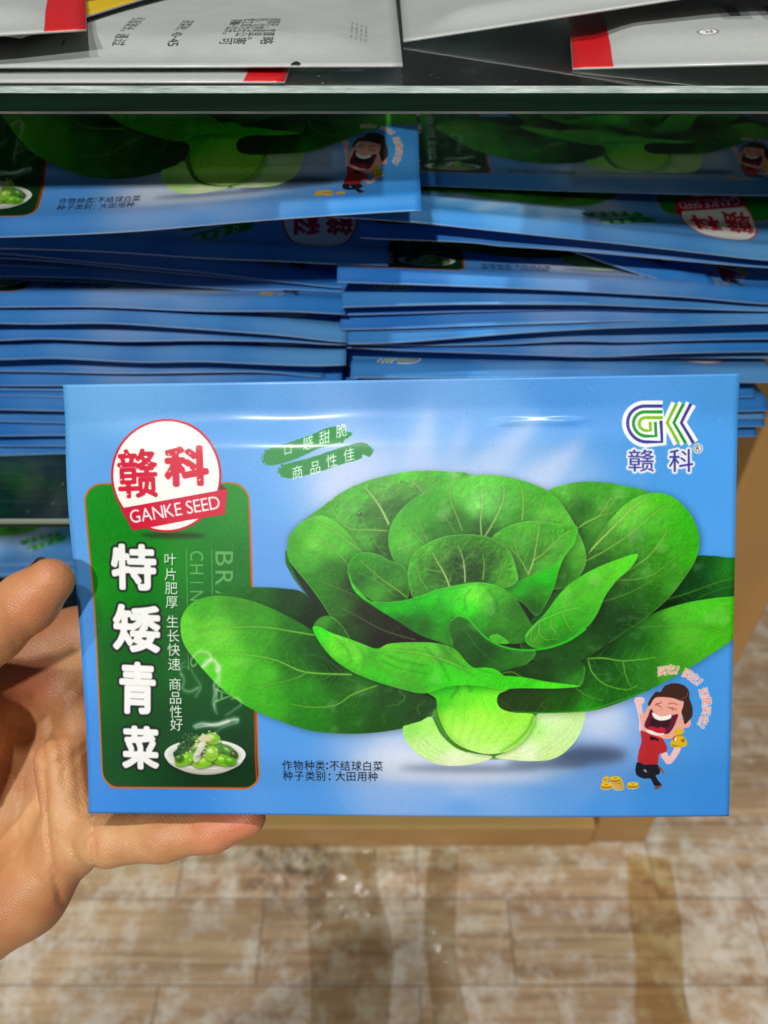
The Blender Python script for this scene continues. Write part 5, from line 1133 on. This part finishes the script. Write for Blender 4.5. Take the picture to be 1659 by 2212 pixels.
# ---------------------------------------------------------------- the hand: one continuous skin grown from a blended distance field
def hp3(px, py, Z): return np.array([(px-829.5)/1661*Z, (py-1106)/1661*Z, Z])
def make_hand():
    B = []                                       # tapered bones: start, end, radii (m), blend
    def bone(a, b, ra, rb, k): B.append((hp3(*a), hp3(*b), ra, rb, k))
    # forearm and wrist, out of frame to the left
    bone((-620, 2240, .300), (-330, 2060, .292), .027, .0245, .010)
    bone((-560, 2080, .296), (-300, 1900, .288), .025, .0225, .010)
    # metacarpals
    bone((-300, 1930, .288), (188, 1388, .288), .0190, .0130, .009)
    bone((-110, 1500, .264), (120, 1410, .286), .0135, .0130, .012)
    bone((-300, 1980, .290), (226, 1545, .291), .0180, .0128, .009)
    bone((-300, 2020, .290), (214, 1668, .287), .0180, .0120, .009)
    bone((-290, 2060, .288), (150, 1800, .276), .0180, .0115, .009)
    # heel of the hand, thumb mound, pads under the fingers
    bone((-260, 2120, .270), (56, 1930, .270), .0190, .0135, .008)
    bone((56, 1930, .270), (150, 1838, .265), .0130, .0092, .007)
    bone((-270, 1960, .266), (-132, 1575, .2545), .0215, .0190, .010)
    bone((128, 1640, .270), (146, 1750, .266), .0085, .0085, .006)
    bone((160, 1500, .279), (178, 1560, .279), .0085, .0085, .006)
    # thumb
    bone((-120, 1590, .262), (-150, 1475, .250), .0175, .0125, .007)
    bone((-150, 1475, .248), (-20, 1366, .2335), .0118, .0096, .004)
    bone((-20, 1366, .2335), (60, 1300, .2285), .0094, .0088, .003)
    bone((60, 1300, .2285), (108, 1256, .2270), .0088, .0070, .003)
    # fingers behind the packet: index, middle, ring
    for a, b, c, d, r in [((188, 1388, .286), (400, 1392, .278), (520, 1400, .266), (600, 1412, .259), .0098), ((226, 1545, .288), (470, 1540, .280), (610, 1545, .268), (700, 1550, .260), .0102), ((214, 1668, .286), (440, 1672, .278), (570, 1676, .268), (650, 1680, .260), .0094)]:
        bone(a, b, r*1.12, r, .005); bone(b, c, r, r*.9, .003); bone(c, d, r*.9, r*.74, .003)
    # little finger, under the lower edge
    bone((150, 1806, .270), (232, 1812, .2580), .0104, .0088, .006)
    bone((232, 1812, .2580), (352, 1806, .2545), .0086, .0080, .003)
    bone((352, 1806, .2545), (460, 1792, .2530), .0079, .0070, .003)
    bone((460, 1792, .2530), (538, 1768, .2525), .0070, .0055, .003)
    lo = np.array([-.215, -.002, .205]); hi = np.array([-.012, .205, .335]); st = .00115
    nx, ny, nz = np.ceil((hi-lo)/st).astype(int)
    xs = lo[0]+np.arange(nx)*st; ys = lo[1]+np.arange(ny)*st; zs = lo[2]+np.arange(nz)*st
    X, Y, Z = np.meshgrid(xs, ys, zs, indexing='ij'); X = X.astype(np.float32); Y = Y.astype(np.float32); Z = Z.astype(np.float32)
    D = None
    for a, b, ra, rb, k in B:
        ab = b-a; L = ab@ab
        t = np.clip(((X-a[0])*ab[0]+(Y-a[1])*ab[1]+(Z-a[2])*ab[2])/L, 0, 1)
        d = np.sqrt((X-a[0]-t*ab[0])**2+(Y-a[1]-t*ab[1])**2+(Z-a[2]-t*ab[2])**2)-(ra+(rb-ra)*t)
        if D is None: D = d
        else:
            h = np.maximum(k-np.abs(D-d), 0)/k
            D = np.minimum(D, d)-h*h*k*.25
    # creases, pressed into the skin along traced lines
    PX = 829.5+X/Z*1661; PY = 1106+Y/Z*1661
    near = D < .006
    px = PX[near]; py = PY[near]; add = np.zeros(px.shape, np.float32)
    def crease(pts, w, dep, op=False):
        p = spline(pts, False, 6); best = np.full(px.shape, 1e9, np.float32)
        for (x0, y0), (x1, y1) in zip(p[:-1], p[1:]):
            dx, dy = x1-x0, y1-y0
            t = np.clip(((px-x0)*dx+(py-y0)*dy)/(dx*dx+dy*dy+1e-9), 0, 1)
            best = np.minimum(best, np.hypot(px-x0-t*dx, py-y0-t*dy))
        return dep*np.exp(-(best/w)**2)
    C = [([(92, 1600), (98, 1700), (104, 1800), (116, 1880), (132, 1948)], 4.5, .0017), ([(54, 1600), (52, 1660), (42, 1760), (34, 1870)], 5, .0008), ([(170, 1470), (120, 1530), (90, 1560)], 6, .0008), ([(205, 1742), (201, 1800), (207, 1884)], 4, .0016), ([(296, 1752), (302, 1800), (300, 1866)], 3, .0006), ([(320, 1752), (324, 1800), (322, 1866)], 3, .0004), ([(412, 1756), (416, 1800), (410, 1852)], 3, .0005),
         ([(100, 1652), (150, 1640), (196, 1600)], 5, .0008), ([(124, 1560), (134, 1620), (140, 1700)], 5, .0009), ([(160, 1620), (168, 1690), (176, 1760)], 5, .0008), ([(130, 1720), (150, 1712), (185, 1722)], 3, .0004), ([(0, 1640), (40, 1690), (70, 1760)], 4, .0007), ([(-10, 1720), (30, 1780), (60, 1860)], 4, .0006), ([(10, 1840), (60, 1880), (110, 1930)], 5, .0006), ([(118, 1800), (150, 1830), (176, 1880)], 4, .0008), ([(140, 1780), (160, 1860), (172, 1905)], 4, .0006),
         ([(26, 1296), (40, 1330), (62, 1372)], 6, .0005), ([(4, 1310), (14, 1350), (36, 1400)], 6, .0006), ([(72, 1500), (110, 1560), (120, 1600)], 6, .0007), ([(0, 1560), (60, 1580), (92, 1640)], 5, .0006)]
    gw = np.random.default_rng(21)
    for _ in range(46):                          # fine wrinkles across the palm and the finger roots
        x, y = gw.uniform(-10, 190), gw.uniform(1470, 1960)
        if y > 2040-.75*x: continue
        a = 1.25+.5*math.sin(x*.03)+gw.normal(0, .35); L = gw.uniform(18, 60); c = gw.normal(0, 6)
        C.append(([(x, y), (x+math.cos(a)*L*.5+c, y+math.sin(a)*L*.5), (x+math.cos(a)*L, y+math.sin(a)*L)], gw.uniform(1.8, 3.2), gw.uniform(.00018, .00045)))
    for x in list(range(232, 530, 13)): C.append(([(x, 1752), (x+gw.normal(0, 3), 1800), (x-3, 1858)], 2.2, gw.uniform(.00006, .00016)))
    for k in range(14):
        x = -20+k*10; C.append(([(x+14, 1262-.45*x), (x+22, 1320-.5*x), (x+44, 1390-.5*x)], 2.2, gw.uniform(.00006, .0002)))
    for pts, w, dep in C: add += crease(pts, w, dep)
    D[near] += add
    # surface nets
    S = D < 0
    cells = np.zeros((nx-1, ny-1, nz-1), int)
    for i in (0, 1):
        for j in (0, 1):
            for k in (0, 1): cells += S[i:nx-1+i, j:ny-1+j, k:nz-1+k]
    act = (cells > 0) & (cells < 8)
    ids = -np.ones(act.shape, int); A = np.argwhere(act); ids[act] = np.arange(len(A))
    acc = np.zeros((len(A), 3)); cnt = np.zeros(len(A))
    cor = [(i, j, k) for i in (0, 1) for j in (0, 1) for k in (0, 1)]
    for p in range(8):
        for q in range(p+1, 8):
            c0, c1 = cor[p], cor[q]
            if sum(abs(u-v) for u, v in zip(c0, c1)) != 1: continue
            d0 = D[A[:, 0]+c0[0], A[:, 1]+c0[1], A[:, 2]+c0[2]]; d1 = D[A[:, 0]+c1[0], A[:, 1]+c1[1], A[:, 2]+c1[2]]
            m = (d0 < 0) != (d1 < 0); t = np.where(m, d0/np.where(d0 == d1, 1, d0-d1), 0)
            pt = np.array(c0)+t[:, None]*(np.array(c1)-np.array(c0))
            acc[m] += pt[m]; cnt[m] += 1
    V = lo+(A+acc/cnt[:, None])*st
    F = []
    for ax in range(3):
        sl0 = [slice(0, -1)]*3; sl1 = [slice(0, -1)]*3
        sl0[ax] = slice(0, -1); sl1[ax] = slice(1, None)
        n3 = [nx, ny, nz]
        a = S[tuple(slice(0, n3[q]-1) if q == ax else slice(1, n3[q]-1) for q in range(3))]
        b = S[tuple(slice(1, n3[q]) if q == ax else slice(1, n3[q]-1) for q in range(3))]
        E = np.argwhere(a != b); inside = a[a != b]
        off = np.array([0 if q == ax else 1 for q in range(3)]); E = E+off
        u, v = [q for q in range(3) if q != ax]
        def cell(du, dv):
            c = E.copy(); c[:, u] -= du; c[:, v] -= dv; return ids[c[:, 0], c[:, 1], c[:, 2]]
        q = np.stack([cell(1, 1), cell(0, 1), cell(0, 0), cell(1, 0)], 1)
        flip = inside if ax != 1 else ~inside
        q[~flip] = q[~flip][:, ::-1]
        F.append(q)
    F = np.vstack(F); F = F[(F >= 0).all(1)]
    # light smoothing
    e = np.vstack([F[:, [0, 1]], F[:, [1, 2]], F[:, [2, 3]], F[:, [3, 0]]])
    for _ in range(2):
        s = np.zeros_like(V); c = np.zeros(len(V))
        for p, q in ((0, 1), (1, 0)):
            np.add.at(s, e[:, p], V[e[:, q]]); np.add.at(c, e[:, p], 1)
        V = V*.5+.5*s/np.maximum(c, 1)[:, None]
    fx = 829.5+V[:, 0]/V[:, 2]*1661; fy = 1106+V[:, 1]/V[:, 2]*1661
    fl = np.zeros(len(V))
    for x, y, r, a in [(110, 1262, 70, .2), (470, 1795, 70, .55), (530, 1772, 40, .5), (60, 1480, 60, .5), (130, 1360, 50, .3), (205, 1820, 24, .3), (60, 1320, 50, .25), (10, 1640, 60, .2)]:
        fl += a*np.exp(-((fx-x)**2+(fy-y)**2)/r**2)
    Wv = cam2w(V)
    o = mesh_obj('hand', Wv, F.tolist(), [M_SKIN], None, cam2w(hp3(60, 1700, .28)))
    at = o.data.attributes.new('flush', 'FLOAT', 'POINT'); at.data.foreach_set('value', np.clip(fl, 0, 1).astype(np.float32))
    return tag(o, 'left hand, palm open, holding the seed packet by its left edge', 'hand')
hand = make_hand()

# thumbnail, seen edge-on along the upper side of the thumb
def nail():
    c = hp3(88, 1275, .2276); ax = hp3(112, 1222, .2275)-hp3(60, 1270, .2285); ax /= np.linalg.norm(ax)
    out = np.array([-.62, -.62, .42]); out -= ax*(out@ax); out /= np.linalg.norm(out); sd = np.cross(ax, out)
    n, m = 14, 12; V = []
    for lay in (0, 1):
        for i in range(n):
            for j in range(m):
                s = i/(n-1)*2-1; a = (j/(m-1)*2-1)*.85
                w = math.sqrt(max(0, 1-max(0, abs(s)-.55)**2*3.2))
                r = .0077+.0004*lay-.0004
                V.append(c+out*.0004+ax*s*.0058+out*math.cos(a*w)*r+sd*math.sin(a*w)*r*.82)
    Fc = []
    for i in range(n-1):
        for j in range(m-1):
            q = (i*m+j, i*m+j+1, (i+1)*m+j+1, (i+1)*m+j); Fc.append(tuple(n*m+x for x in q)); Fc.append(q[::-1])
    mesh_obj('thumbnail', cam2w(np.array(V)), Fc, [M_NAIL], hand, cam2w(c))
nail()
